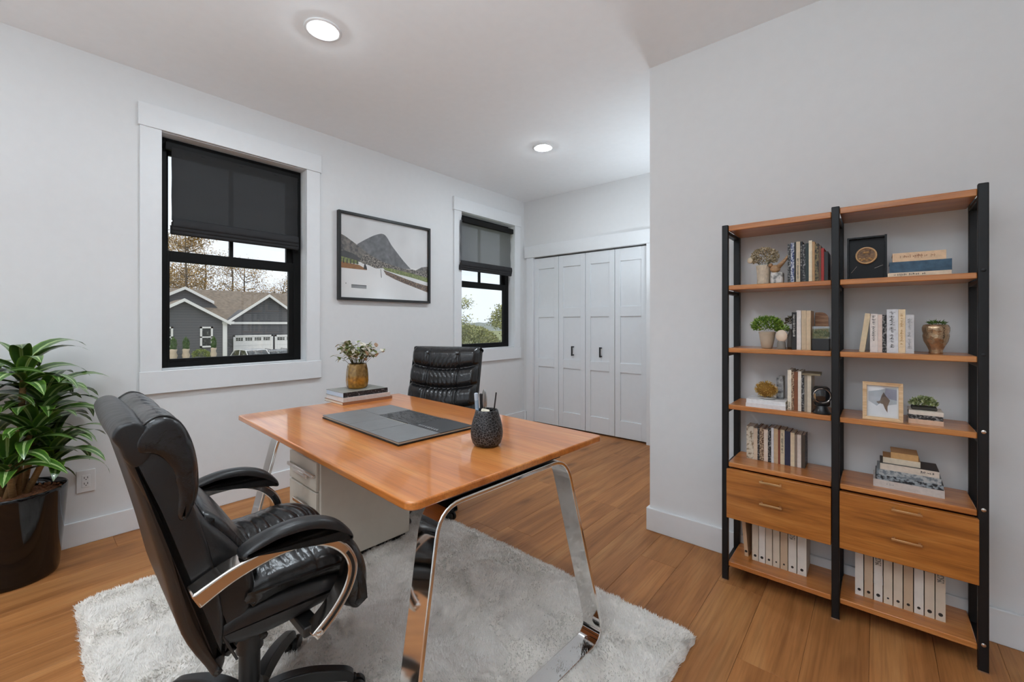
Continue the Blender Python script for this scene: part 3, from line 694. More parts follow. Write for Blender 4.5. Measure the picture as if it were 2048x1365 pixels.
# gold vase
def goldmat():
    m_, t, b = newmat('amber_crackle_glass'); L = t.links.new
    c = t.nodes.new('ShaderNodeTexCoord'); sx = t.nodes.new('ShaderNodeSeparateXYZ'); L(c.outputs['Object'], sx.inputs[0])
    n = t.nodes.new('ShaderNodeTexNoise'); n.inputs['Scale'].default_value = 60; n.inputs['Detail'].default_value = 5; L(c.outputs['Object'], n.inputs['Vector'])
    ad = t.nodes.new('ShaderNodeMath'); ad.operation = 'MULTIPLY_ADD'; ad.inputs[1].default_value = .02; L(n.outputs['Fac'], ad.inputs[0]); L(sx.outputs['Z'], ad.inputs[2])
    r = t.nodes.new('ShaderNodeMapRange'); r.inputs['From Min'].default_value = .07; r.inputs['From Max'].default_value = .09; L(ad.outputs[0], r.inputs['Value'])
    mx = t.nodes.new('ShaderNodeMix'); mx.data_type = 'RGBA'; L(r.outputs[0], mx.inputs[0])
    mx.inputs[6].default_value = srgb(190, 132, 40)+(1,); mx.inputs[7].default_value = srgb(160, 126, 66)+(1,)
    r2 = t.nodes.new('ShaderNodeValToRGB'); r2.color_ramp.elements[0].position = .35; r2.color_ramp.elements[1].position = .6
    r2.color_ramp.elements[0].color = (.45, .4, .35, 1); r2.color_ramp.elements[1].color = (1, 1, 1, 1); L(n.outputs['Fac'], r2.inputs['Fac'])
    m2 = t.nodes.new('ShaderNodeMix'); m2.data_type = 'RGBA'; m2.blend_type = 'MULTIPLY'; m2.inputs[0].default_value = .8; L(mx.outputs[2], m2.inputs[6]); L(r2.outputs[0], m2.inputs[7])
    L(m2.outputs[2], b.inputs['Base Color']); b.inputs['Roughness'].default_value = .18; b.inputs['Metallic'].default_value = .35; b.inputs['Coat Weight'].default_value = .5
    bp = t.nodes.new('ShaderNodeBump'); bp.inputs['Strength'].default_value = .3; bp.inputs['Distance'].default_value = .003; L(n.outputs['Fac'], bp.inputs['Height']); L(bp.outputs[0], b.inputs['Normal'])
    return m_
vs = thing('flower_vase', 'amber gold faceted glass vase of pale leafy sprigs on the desk books', 'vase', (-2.425, 1.372, VZ), .2)
fac = lambda a, z: 1+.035*math.cos(8*a)*(1 if .01 < z < .14 else .3)
MB().lathe([(.050, 0), (.056, .004), (.060, .012), (.064, .045), (.063, .08), (.060, .115), (.056, .140), (.054, .150), (.048, .150), (.050, .138), (.054, .10), (.05, .02)], seg=48, wob=fac).build('vessel', goldmat(), vs, smooth=True)
LEAFG = mat('sprig_leaf', srgb(118, 128, 70), .5, var=.35, scale=40); LEAFP = mat('sprig_petal', srgb(214, 204, 186), .6, var=.1, scale=60); STEMM = mat('sprig_stem', srgb(96, 92, 56), .6)
def leaf_geo(L_, W_, n=4, droop=.4, fold=.25):
    V = []; F = []
    for i in range(n+1):
        u = i/n; wv = W_*math.sin(PI*min(u*.92+.06, 1))**.8/2; z = -droop*L_*u*u
        V += [(-wv, L_*u, z+fold*wv), (0, L_*u, z), (wv, L_*u, z+fold*wv)]
    for i in range(n): F += [(i*3, i*3+1, i*3+4, i*3+3), (i*3+1, i*3+2, i*3+5, i*3+4)]
    return V, F
rr = random.Random(11)
st = MB()
for k in range(34):
    a = rr.uniform(0, 2*PI); sp_ = rr.uniform(.02, .16); hh = rr.uniform(.06, .135)*(1.15-sp_*2.2)
    tp = Vector((math.cos(a)*sp_, math.sin(a)*sp_, .15+max(.03, hh))); p0 = Vector((math.cos(a)*.02, math.sin(a)*.02, .12)); mid = (p0+tp)/2+Vector((0, 0, .02))
    st.tube([p0, mid, tp], [.0014, .0012, .0007], 5)
    for q in range(8):
        f = rr.uniform(.4, 1.04); p = p0.lerp(mid, f*2) if f < .5 else mid.lerp(tp, f*2-1)
        V, F = leaf_geo(rr.uniform(.024, .044), rr.uniform(.016, .028), 3, rr.uniform(-.2, .6))
        M = Matrix.Translation(p) @ Matrix.Rotation(rr.uniform(0, 2*PI), 4, 'Z') @ Matrix.Rotation(rr.uniform(-.5, 1.1), 4, 'X')
        MB().add([tuple(M @ Vector(v)) for v in V], F).build('leaf' if rr.random() < .62 else 'petal', LEAFG if rr.random() < .6 else LEAFP, vs, smooth=True)
st.build('stem', STEMM, vs, smooth=True)
# slim portfolio lying open on the desk
PF = thing('desk_portfolio', 'flat slate grey leather portfolio with panels lying open on the desk', 'portfolio', (-2.055, .978, DZ), math.radians(-3.2))
W_, D_ = .690, .375
G1 = mat('slate_leather', srgb(116, 116, 116), .45, var=.06, bump=.05, bscale=700); G2 = mat('dark_slate', srgb(44, 44, 46), .4, var=.08); G3 = mat('page_edge', srgb(196, 186, 168), .7)
box('cover', (0, W_, 0, D_, 0, .007), BLACKM, PF, .002); box('pages', (.012, W_-.003, .004, D_-.004, .007, .012), G3, PF)
def panel(n, s0, s1, t0, t1, m_, z=.016): return box(n, (W_*s0+.0016, W_*s1-.0016, D_*t0+.0016, D_*t1-.0016, .012, z), m_, PF, .0012)
panel('panel', 0, .40, 0, .52, G1); panel('panel', .40, .66, 0, .50, G1); panel('panel', .66, 1., 0, .52, G1)
panel('panel', 0, .28, .52, 1, G1, .0155); panel('panel', .70, 1, .52, 1., G2, .0155)
KB = speck('embossed_black', (.008, .008, .009), (.10, .10, .105), 130, .55, .35)
pk = panel('embossed_panel', .28, .70, .52, .985, KB, .0155); pk['label'] = 'black embossed textured panel'
rr = random.Random(4); q = MB()
for i in range(70):
    a = rr.uniform(.29, .68)*W_; b = rr.uniform(.55, .96)*D_; l = rr.uniform(.01, .035); q.box(a, a+l, b, b+.0018, .0155, .0168)
q.build('embossing', mat('emboss_grey', (.10, .10, .10), .4), PF)['kind'] = 'stuff'
q = MB()
for i in range(9): q.box(W_*.735+i*.016, W_*.735+i*.016+rr.uniform(.006, .012), D_*.56, D_*.56+.004, .0155, .0161); q.box(W_*.735+i*.016, W_*.735+i*.016+.003, D_*.56, D_*.60, .0155, .0161)
q.build('lettering', mat('silver_print', (.5, .5, .5), .5), PF)
# pen cup
def latticemat(name, a, b, scale, w0=.06):
    m_, t, bs = newmat(name); L = t.links.new; v = t.nodes.new('ShaderNodeTexVoronoi'); v.feature = 'DISTANCE_TO_EDGE'; v.inputs['Scale'].default_value = scale
    c = t.nodes.new('ShaderNodeTexCoord'); L(c.outputs['Object'], v.inputs['Vector']); r = t.nodes.new('ShaderNodeValToRGB')
    r.color_ramp.elements[0].position = w0*.6; r.color_ramp.elements[1].position = w0*1.5; r.color_ramp.elements[0].color = a+(1,); r.color_ramp.elements[1].color = b+(1,)
    L(v.outputs['Distance'], r.inputs['Fac']); L(r.outputs[0], bs.inputs['Base Color']); bs.inputs['Roughness'].default_value = .42
    bp = t.nodes.new('ShaderNodeBump'); bp.invert = True; bp.inputs['Strength'].default_value = 1.; bp.inputs['Distance'].default_value = .004
    L(r.outputs[0], bp.inputs['Height']); L(bp.outputs[0], bs.inputs['Normal']); return m_
cupx, cupy = -1.128, 1.172
cup = thing('pencil_cup', 'black egg-shaped lattice-textured pencil cup on the desk', 'pencil cup', (cupx, cupy, DZ))
MB().lathe([(.030, 0), (.046, .003), (.054, .012), (.060, .032), (.0615, .050), (.059, .075), (.053, .100), (.046, .122), (.043, .133), (.041, .136), (.038, .134), (.040, .12), (.05, .06), (.044, .02), (.01, .012)], seg=48).build('cup', latticemat('cup_lattice', (.17, .17, .175), (.006, .006, .007), 96, .036), cup, smooth=True)
def pen(name, label, cat, b, tpt, geo):
    t = thing(name, label, cat, (cupx+b[0], cupy+b[1], DZ+.014), group='writing things in the pencil cup')
    d = Vector(tpt)-Vector(b); t.rotation_euler = d.to_track_quat('Z', 'Y').to_euler(); geo(t, d.length); return t
def g_pencil(c1, c2, r):
    def g(t, L_):
        MB().lathe([(r*.3, 0), (r, .012), (r, L_*.86)], seg=8).build('barrel', mat('pc_%d' % int(c1[2]*999), c1, .4), t)
        MB().lathe([(r*1.05, L_*.86), (r*1.05, L_), (r*.5, L_+.002)], seg=8).build('cap', mat('pc_%d' % int(c2[2]*999), c2, .4), t)
    return g
pen('marker', 'pale blue marker standing in the lattice cup', 'marker', (-.028, -.012, .0), (-.036, -.022, .182), g_pencil(srgb(150, 170, 190), srgb(186, 200, 214), .0075))
pen('pen', 'black pen standing in the lattice cup', 'pen', (-.018, -.004, 0), (-.022, -.010, .180), g_pencil((.01, .01, .012), (.015, .015, .016), .0055))
pen('pencil', 'thin dark pencil leaning out of the lattice cup', 'pencil', (.012, .006, 0), (.030, .020, .186), g_pencil((.02, .018, .018), (.03, .026, .025), .0028))
def g_spoon(t, L_):
    MB().tube([(0, 0, 0), (0, 0, L_*.6)], .003, 8).build('handle', CHROME2, t, smooth=True)
    MB().ball((0, 0, L_*.80), .0135, .004, L_*.22, 18, 12).build('blade', mat('smoky_steel', (.32, .31, .30), .25, .8), t, smooth=True)
pen('letter_opener', 'rounded grey letter opener standing in the lattice cup', 'letter opener', (-.006, -.004, 0), (-.006, -.008, .196), g_spoon)
er = MB(); er.box(-.016, .016, -.010, .010, -.02, .012); er = er.build('eraser', mat('cream_rubber', srgb(232, 222, 200), .7), None, bevel=.004); er.location = (cupx+.008, cupy-.018, DZ+.128); er.rotation_euler = (.25, .2, .7)
tag(er, 'cream eraser resting at the rim of the lattice cup', 'eraser')

# ------------------------------------------------------------------ picture on the left wall
pic = thing('framed_picture', 'framed mountain landscape print with thin black frame between the windows', 'picture', (XL, 1.712, 1.418))
PWD, PHT = .938, .733; fwid = .022
m = MB(); m.box(.0, .036, 0, fwid, 0, PHT); m.box(.0, .036, PWD-fwid, PWD, 0, PHT); m.box(0, .036, fwid, PWD-fwid, 0, fwid); m.box(0, .036, fwid, PWD-fwid, PHT-fwid, PHT)
m.build('frame', mat('black_frame', (.010, .010, .010), .35), pic, bevel=.002)
PA = [mat('print_sky', srgb(222, 221, 220), .6, var=.10, scale=3.), speck('print_mountain', srgb(84, 84, 86), srgb(122, 122, 124), 26, .5, .6, .2), speck('print_hill', srgb(70, 68, 68), srgb(128, 120, 112), 40, .5, .6, .15), speck('print_scrub', srgb(52, 46, 40), srgb(158, 148, 136), 70, .52, .6, .1),
      speck('print_grass', srgb(92, 104, 44), srgb(146, 154, 92), 60, .5, .6, .15), mat('print_lake', srgb(232, 230, 228), .5, var=.04, scale=4.), speck('print_bank', srgb(62, 44, 32), srgb(134, 104, 80), 80, .5, .6, .1), mat('print_ochre', srgb(146, 98, 50), .6, var=.2, scale=50), mat('print_grey', srgb(146, 146, 146), .6), mat('print_dark', srgb(40, 38, 38), .6, var=.2), mat('print_shade', srgb(58, 58, 58), .6, var=.3, scale=30)]
m = MB(); lay = [0]
def poly(mi, pts):   # points in print fractions, thin layered ink
    m.mi = mi; lay[0] += 1; x = .014+.00012*lay[0]; n = len(pts)
    m.add([(x, fwid+p[0]*(PWD-2*fwid), fwid+p[1]*(PHT-2*fwid)) for p in pts], [tuple(range(n))])
poly(0, [(0, 0), (1, 0), (1, 1), (0, 1)])
poly(5, [(0, 0), (1, 0), (1, .44), (0, .46)])
poly(1, catmull([(.17, .66), (.24, .72), (.33, .79), (.40, .83), (.45, .84), (.49, .81), (.54, .72), (.60, .64), (.67, .55), (.74, .47), (.78, .43)], 3, False)+[(.5, .40), (.17, .52)])
poly(2, [(.86, .43), (.92, .47), (1, .49), (1, .40), (.82, .40)])
poly(2, catmull([(0, .755), (.04, .74), (.10, .70), (.17, .65), (.26, .58), (.36, .52), (.46, .46), (.5, .43)], 3, False)+[(.30, .43), (.15, .45), (0, .50)])
poly(10, [(0, .55), (.05, .56), (.12, .54), (.20, .49), (.18, .45), (.06, .47), (0, .49)])
poly(3, [(.19, .47), (.26, .545), (.34, .53), (.44, .48), (.56, .45), (.68, .42), (.80, .425), (.9, .41), (1, .43), (1, .33), (.8, .36), (.6, .39), (.45, .40), (.37, .385), (.28, .42), (.22, .43)])
poly(4, [(.44, .41), (.56, .405), (.68, .385), (.82, .365), (1, .33), (1, .25), (.86, .28), (.72, .32), (.58, .35), (.47, .375)])
poly(5, [(.66, .335), (.80, .31), (1, .265), (1, .225), (.82, .265), (.68, .305)])
poly(6, [(.45, .375), (.55, .345), (.68, .30), (.84, .25), (1, .215), (1, .125), (.85, .175), (.70, .225), (.58, .27), (.48, .32)])
poly(4, [(0, .49), (.08, .475), (.18, .455), (.185, .415), (0, .42)]); poly(7, [(0, .425), (.19, .405), (.235, .38), (.27, .375), (.27, .352), (0, .352)])
poly(9, [(.245, .43), (.255, .425), (.268, .39), (.272, .36), (.235, .362), (.238, .395)])
for k in range(5): poly(9, [(.03+k*.034, .47), (.037+k*.034, .468), (.04+k*.034, .41), (.028+k*.034, .41)])
poly(9, [(.418, .385), (.422, .385), (.432, .275), (.426, .275)])
poly(8, [(.11, .155), (.265, .155), (.265, .120), (.11, .120)]); poly(9, [(.11, .160), (.265, .160), (.265, .152), (.11, .152)]); poly(9, [(.052, .165), (.060, .165), (.060, .175), (.052, .175)])
m.build('print', PA, pic)
MB().box(.001, .0135, fwid*.5, PWD-fwid*.5, fwid*.5, PHT-fwid*.5).build('backing_board', mat('board', (.5, .5, .5), .9), pic)
MB().box(.0165, .0182, fwid, PWD-fwid, fwid, PHT-fwid).build('pane', glassmat('picture_glass', (1, 1, 1), .03), pic)
# ------------------------------------------------------------------ wall outlet
ot = thing('wall_outlet', 'white double wall outlet above the baseboard beside the potted plant', 'outlet', (XL, .2225, .285))
OW = mat('outlet_plastic', (.82, .82, .82), .4, var=.01)
box('cover_plate', (0, .006, 0, .076, 0, .122), OW, ot, .002)
box('receptacle', (.006, .008, .021, .055, .027, .095), OW, ot, .001)
m = MB()
for z in (.040, .072):
    m.box(.008, .0084, .030, .0325, z+.003, z+.014); m.box(.008, .0084, .043, .0455, z+.003, z+.014); m.lathe([(.0028, 0), (.0028, .0004)], seg=10) if False else m.box(.008, .0084, .0355, .0405, z-.004, z)
m.build('socket_slots', mat('slot_dark', (.02, .02, .02), .6), ot)

# ------------------------------------------------------------------ potted plant
pl = thing('potted_plant', 'tall leafy dracaena in a glossy black tapered pot by the left wall', 'potted plant', (-3.148, 0, 0))
POTB = mat('glossy_black_pot', (.003, .003, .0035), .08, var=.1, coat=.15, spec=.4)
MB().lathe([(.140, 0), (.148, .004), (.152, .02), (.168, .22), (.181, .405), (.182, .42), (.178, .424), (.173, .42), (.170, .38), (.1, .37)], seg=64).build('pot', POTB, pl, smooth=True, auto=50)
SOIL = mat('bark_mulch', srgb(140, 92, 62), .95, var=.5, scale=90, bump=1., bscale=120)
MB().lathe([(.172, .385), (.12, .395), (.06, .40), (.002, .40)], seg=40, cap=False).build('soil', SOIL, pl, smooth=True)
rr = random.Random(8); q = MB()
for i in range(220):
    a = rr.uniform(0, 2*PI); r_ = .165*math.sqrt(rr.random()); s_ = rr.uniform(.004, .011); c = (r_*math.cos(a), r_*math.sin(a), .398); q.ball(c, s_, s_*rr.uniform(.5, 1), s_*.6, 5, 4)
q = q.build('mulch_chips', SOIL, pl); q['kind'] = 'stuff'
def stripeleaf():
    m_, t, b = newmat('striped_leaf'); L = t.links.new; u = t.nodes.new('ShaderNodeUVMap'); sx = t.nodes.new('ShaderNodeSeparateXYZ'); L(u.outputs[0], sx.inputs[0])
    r = t.nodes.new('ShaderNodeValToRGB'); e = r.color_ramp.elements; g, g2, p = srgb(56, 90, 30), srgb(104, 138, 50), srgb(174, 192, 136)
    e[0].position = 0; e[0].color = g2+(1,); e[1].position = 1; e[1].color = g2+(1,)
    for ps, cc in ((.14, g), (.40, g), (.455, p), (.5, g2), (.545, p), (.60, g), (.86, g)): k = e.new(ps); k.color = cc+(1,)
    L(sx.outputs['X'], r.inputs['Fac']); oi = t.nodes.new('ShaderNodeObjectInfo'); hs = t.nodes.new('ShaderNodeHueSaturation'); mr = t.nodes.new('ShaderNodeMapRange')
    mr.inputs['To Min'].default_value = .7; mr.inputs['To Max'].default_value = 1.5; L(oi.outputs['Random'], mr.inputs[0]); L(mr.outputs[0], hs.inputs['Value']); L(r.outputs[0], hs.inputs['Color']); L(hs.outputs[0], b.inputs['Base Color'])
    b.inputs['Roughness'].default_value = .28; b.inputs['Coat Weight'].default_value = .2; return m_
LEAFS = stripeleaf()
def leaf_obj(parent, name, L_, W_, droop, m_, n=9, m_w=4, fold=.18):
    me = bpy.data.meshes.new(name); V = []; F = []; U = []
    ang = 0.; y = z = 0.
    for i in range(n+1):
        u = i/n; wv = W_/2*(math.sin(PI*min(1, .10+.9*u))**.75 if u < .999 else .02)*(1-.25*u)
        for j in range(m_w+1):
            s_ = j/m_w*2-1; V.append((wv*s_, y, z+fold*wv*abs(s_)**1.3)); U.append((j/m_w, u))
        a = droop*(u**1.2); y += L_/n*math.cos(a); z -= L_/n*math.sin(a)
    for i in range(n):
        for j in range(m_w): k = i*(m_w+1)+j; F.append((k, k+1, k+m_w+2, k+m_w+1))
    me.from_pydata(V, [], F); uvl = me.uv_layers.new(name='UVMap')
    for l in me.loops: uvl.data[l.index].uv = U[l.vertex_index]
    me.polygons.foreach_set('use_smooth', [True]*len(F)); me.materials.append(m_); me.update()
    o = bpy.data.objects.new(name, me); return link(o, parent)
rr = random.Random(21)
stems = [((.02, .01), (.03, .03), 1.00), ((-.03, .02), (-.02, .10), .86), ((.03, -.03), (.08, .06), .74), ((-.01, -.03), (.02, -.10), .90), ((.0, .03), (.05, .12), .62), ((.04, .0), (.10, -.02), .60)]
BARK = mat('cane_bark', srgb(150, 116, 74), .8, var=.3, scale=60, stretch=(1, 1, 4))
protos = {}
for (b0_, t0_, zt) in stems:
    MB().tube([(b0_[0], b0_[1], .37), ((b0_[0]+t0_[0])/2, (b0_[1]+t0_[1])/2, (.37+zt)/2), (t0_[0], t0_[1], zt)], [.014, .013, .011], 10).build('cane', BARK, pl, smooth=True)
    nl = 17
    for k in range(nl):
        a = k*2.4+rr.uniform(-.3, .3); u = k/nl
        key = (k % 5); L_ = [.27, .31, .24, .29, .22][key]; W_ = [.082, .092, .074, .086, .066][key]; dr = [1.9, 2.2, 1.6, 2.0, 1.2][key]
        c, s_ = math.cos(a), math.sin(a)
        if key in protos: o = copy_obj(protos[key], pl)
        else: o = protos[key] = leaf_obj(pl, 'leaf', L_, W_, dr, LEAFS)
        wx_ = pl.location.x+t0_[0]-math.sin(a)*L_*.85       # keep clear of the wall
        sc_ = 1.
        if wx_ < XL+.03: sc_ = max(.35, (pl.location.x+t0_[0]-XL-.03)/(math.sin(a)*L_*.85))
        o.location = (t0_[0]-s_*.008, t0_[1]+c*.008, zt-.10+.12*u); o.scale = (sc_**.5, sc_, sc_)
        o.rotation_euler = (math.radians(25+50*u)+rr.uniform(-.15, .15), rr.uniform(-.25, .25), a)
# ------------------------------------------------------------------ bookcase
YF, YK = 2.206, 2.446
bc = thing('bookcase', 'tall double bookcase with wooden shelves, two drawers and black metal posts', 'bookcase', (0, 0, 0))
PX = [(-.5480, .027, 1.693), (-.1270, .027, 1.708), (.2870, .027, 1.718)]   # post centre x, width, height
for x, pw, hh in PX:
    box('post', (x-pw/2, x+pw/2, YF, YF+.022, 0, hh), BLACKM, bc, .003)
    box('post', (x-.011, x+.017, YK-.030, YK-.002, 0, hh-.01), BLACKM, bc, .002)
    box('foot_cap', (x-pw/2-.0005, x+pw/2+.0005, YF-.0005, YF+.0225, 0, .004), CHROME2, bc)
SZ = [1.690, 1.405, 1.108, .838, .564, .091]
BAYS = [(PX[0][0]+.0135, PX[1][0]-.0135), (PX[1][0]+.0135, PX[2][0]-.0135)]
for bi, (x0, x1) in enumerate(BAYS):
    for k, z in enumerate(SZ):
        th = .026 if k == 0 else .022
        zz = z+(.012 if (k == 0 and bi == 1) else 0)
        MB().box(x0+.0005, x1-.0005, YF+.006, YK-.004, zz-th, zz).build('shelf_board', SHELFW, bc, bevel=.003)
for i, (x, pw, hh) in enumerate(PX):
    for k, z in enumerate(SZ):
        zz = z+(.012 if (k == 0 and i == 2) else 0)
        box('brace', (x-.012, x+.012, YF+.03, YK-.03, zz-.040, zz-.024), BLACKM, bc, .002)
    if i == 2:
        for z in SZ[1:]:
            o = MB().lathe([(.006, 0), (.0065, .002), (.003, .0035)], seg=12).build('bolt', CHROME2 if z < .9 else BLACKM, bc, smooth=True, auto=40); o.location = (x, YF, z+.006); o.rotation_euler = (PI/2, 0, 0)
BRASS = mat('pale_brass', srgb(206, 170, 124), .28, .9, var=.03)
for bi, (x0, x1) in enumerate(BAYS):
    a, b = (x0-.004, x1-.0005) if bi == 0 else (x0+.0005, x1+.002)
    box('drawer_box', (x0+.006, x1-.006, YF+.012, YK-.012, .302, .535), mat('drawer_inner', srgb(86, 44, 20), .6), bc)
    df = MB().box(a, b, YF-.012, YF+.010, .305, .536).build('drawer_front', DRAWW, bc, bevel=.002)
    xc = (-.355 if bi == 0 else .088)
    for z in ((.512, .414) if bi == 0 else (.514, .402)):
        m = MB(); m.box(xc-.043, xc+.043, YF-.036, YF-.030, z-.004, z+.004)
        for s_ in (-.036, .036): m.box(xc+s_-.004, xc+s_+.004, YF-.031, YF-.012, z-.003, z+.003)
        m.build('handle', BRASS, df, bevel=.001)['label'] = 'pale brass bar handle'

# ------------------------------------------------------------------ ring binders on the bottom boards
BZ = .091
def binder(label, x0, x1, y, hh, col, group, tilt=0., patch=False, hole=.0058, holez=.024):
    t = thing('ring_binder', label, 'binder', ((x0+x1)/2, y, BZ), group=group); t.rotation_euler = (0, tilt, 0); a = (x1-x0)/2
    bm_ = mat('binder_%d_%d' % (int(col[0]*999), int(col[2]*999)), col, .55, var=.05)
    m = MB(); m.box(-a, a, 0, .0025, 0, hh); m.box(-a, -a+.0018, .0025, .150, 0, hh); m.box(a-.0018, a, .0025, .150, 0, hh); m.build('cover', bm_, t)
    MB().box(-a+.0018, a-.0018, .012, .145, .003, hh-.006).build('papers', mat('paper_block', (.78, .74, .68), .9, var=.1, scale=300, stretch=(12, .4, .4)), t)
    o = MB().lathe([(hole, 0), (hole, .0009), (hole*.72, .0009), (hole*.72, .0004), (.0001, .0004)], seg=18).build('finger_hole', mat('hole_ring', (.03, .026, .022), .4, .3), t); o.rotation_euler = (PI/2, 0, 0); o.location = (0, 0, holez)
    if patch: MB().box(-a*.7, a*.7, -.0005, .0002, hh*.70, hh*.93).build('label_patch', speck('patch', srgb(120, 116, 108), srgb(206, 198, 184), 160, .5), t)
    return t
ORD = ['first', 'second', 'third', 'fourth', 'fifth', 'sixth', 'seventh', 'eighth', 'ninth', 'tenth', 'eleventh', 'twelfth', 'thirteenth']
CRM, TAN_, WHT = srgb(216, 200, 180), srgb(202, 176, 148), srgb(226, 218, 208)
binder('tan ring binder leaning at the left end of the bottom left board', -.486, -.470, 2.315, .205, srgb(206, 170, 136), 'ring binders', tilt=-.075)
xl = [-.450, -.420, -.391, -.361, -.330, -.298, -.263, -.215]
for k in range(7):
    wdt = [.026, .026, .026, .027, .028, .031, .034][k]; x = [-.447, -.4185, -.390, -.361, -.331, -.300, -.2655][k]-.004
    binder('%s cream ring binder from the left on the bottom left board%s' % (ORD[k+1], ', with a patterned label' if k == 5 else ''), x, x+wdt, 2.300, .212, [CRM, WHT, CRM, CRM, TAN_, WHT, WHT][k], 'ring binders', patch=(k == 5), hole=[.0058, .0062, .005, .0035, .004, .0052, .006][k])
for k in range(9):
    x = -.066+k*.0300
    binder('%s ring binder from the left on the bottom right board%s' % (ORD[k], ', with a patterned label' if k in (2, 8) else ''), x, x+.0268, 2.290, .208, [WHT, TAN_, WHT, CRM, CRM, TAN_, WHT, CRM, CRM][k], 'ring binders', patch=k in (2, 8), hole=[.0055, .0055, .0062, .0035, .005, .005, .005, .0065, .0065][k])

# ------------------------------------------------------------------ upright and stacked books
def row(x, y, z, specs, where, group, dep=.135, gap=.0006):
    for sp_ in specs:
        lab, th, hh, col = sp_[:4]; kw = sp_[4] if len(sp_) > 4 else {}
        kw = dict(kw); ti = kw.pop('tilt', 0.); yo = kw.pop('y', 0.); gx = kw.pop('g', 0)
        x += hh*max(0, -math.sin(ti))*0
        book('%s %s' % (lab, where), th, hh, dep, col, (x+th/2, y+yo, z), tilt=ti, group=group, **kw)
        x += th+gap+gx
    return x
INKD, INKL = (.03, .03, .03), (.75, .72, .66)
BLUEPAT = speck('blue_white_print', srgb(40, 60, 110), srgb(196, 200, 208), 120, .5); PHOTOPAT = speck('photo_print', srgb(44, 36, 24), srgb(128, 112, 76), 90, .5)
MARB = speck('marbled', srgb(30, 30, 32), srgb(150, 148, 146), 110, .55); BRPAT = speck('brown_pattern', srgb(88, 54, 34), srgb(196, 170, 140), 150, .5); CRPAT = speck('cream_pattern', srgb(150, 128, 100), srgb(220, 208, 188), 60, .45)
g = 'books on the top left shelf'; wh = 'on the top left shelf'
row(-.302, 2.265, SZ[1], [
  ('speckled black book at the left end', .011, .176, srgb(36, 36, 42), dict(pattern=MARB)),
  ('blue and white printed book', .013, .181, srgb(70, 90, 140), dict(pattern=BLUEPAT)),
  ('thin black book next to the beige one', .006, .183, srgb(20, 20, 22)),
  ('beige book with grey lettering', .015, .183, srgb(206, 188, 160), dict(letters=(INKD, .1, .6))),
  ('black book right of the beige one', .008, .182, srgb(18, 18, 20), dict(letters=(INKL, .3, .9))),
  ('grey marbled book', .010, .168, srgb(90, 90, 90), dict(pattern=MARB)),
  ('dark green book', .011, .172, srgb(30, 48, 48)),
  ('tall cream white book', .012, .182, srgb(236, 220, 190)),
  ('tan book', .009, .176, srgb(186, 146, 100)),
  ('brown book with a leafy photo spine', .013, .166, srgb(90, 78, 50), dict(pattern=PHOTOPAT)),
  ('thin brown book', .008, .156, srgb(104, 74, 52)),
  ('red book near the right end', .010, .144, srgb(168, 40, 32)),
  ('short black book at the right end', .013, .128, srgb(34, 36, 38))], wh, g)
g = 'books on the second left shelf'; wh = 'on the second left shelf'
row(-.286, 2.262, SZ[2], [
  ('black book with white lettering', .018, .166, srgb(28, 26, 26), dict(letters=(INKL, .35, .92))),
  ('narrow white book', .016, .174, srgb(230, 222, 216), dict(g=.001)),
  ('cream book with a brown edge', .017, .173, srgb(206, 182, 150), dict(cover=mat('brown_board', srgb(104, 68, 50), .5))),
  ('beige book at the right end', .016, .172, srgb(216, 190, 156))], wh, g)
g = 'books on the second right shelf'; wh = 'on the second right shelf'
book('cream book leaning against its neighbour on the second right shelf', .018, .158, .12, srgb(226, 204, 168), (-.044, 2.262, SZ[2]), tilt=.125, group=g)
row(-.0180, 2.262, SZ[2], [
  ('white book with black script lettering', .024, .155, srgb(232, 220, 212), dict(letters=(INKD, .3, .95))),
  ('thin pale pink book', .013, .152, srgb(226, 204, 190)),
  ('thin charcoal book with a textured spine', .0125, .151, srgb(60, 60, 56), dict(pattern=MARB)),
  ('tallest white book with vertical black lettering', .034, .172, srgb(222, 222, 224), dict(letters=(INKD, .12, .93))),
  ('cream book with gold lettering', .020, .171, srgb(238, 212, 172), dict(letters=(srgb(190, 140, 70), .2, .9))),
  ('light grey book with grey lettering at the right end', .024, .150, srgb(206, 204, 204), dict(letters=((.3, .3, .3), .1, .92)))], wh, g)
g = 'books on the third left shelf'; wh = 'on the third left shelf'
book('white book at the bottom of the flat pair on the third left shelf', .018, .158, .13, srgb(226, 218, 216), (-.461, 2.216, SZ[3]+.009), flat=True, group=g)
book('white book on top of the flat pair on the third left shelf', .018, .155, .125, srgb(232, 230, 230), (-.459, 2.219, SZ[3]+.027), flat=True, rot=.02, group=g)
row(-.300, 2.248, SZ[3], [
  ('tall white book at the left end', .014, .178, srgb(232, 218, 196), dict(letters=(INKD, .02, .2))),
  ('brown patterned book', .009, .172, srgb(130, 90, 60), dict(pattern=BRPAT)),
  ('brown leather book', .014, .172, srgb(126, 74, 44)),
  ('white book between the brown and grey ones', .012, .174, srgb(228, 218, 204)),
  ('thin dark grey book', .010, .160, srgb(78, 74, 70), dict(pattern=MARB)),
  ('taupe book', .010, .160, srgb(150, 138, 122)),
  ('cream book at the right end', .014, .160, srgb(214, 200, 178))], wh, g)
book('thin olive book lying across the upright ones on the third left shelf', .008, .066, .12, srgb(128, 114, 88), (-.246, 2.24, SZ[3]+.1605+.004), flat=True, rot=.03, group=g, cover=mat('olive_board', srgb(120, 108, 84), .5))
g = 'books on the fourth left shelf'; wh = 'above the left drawer'
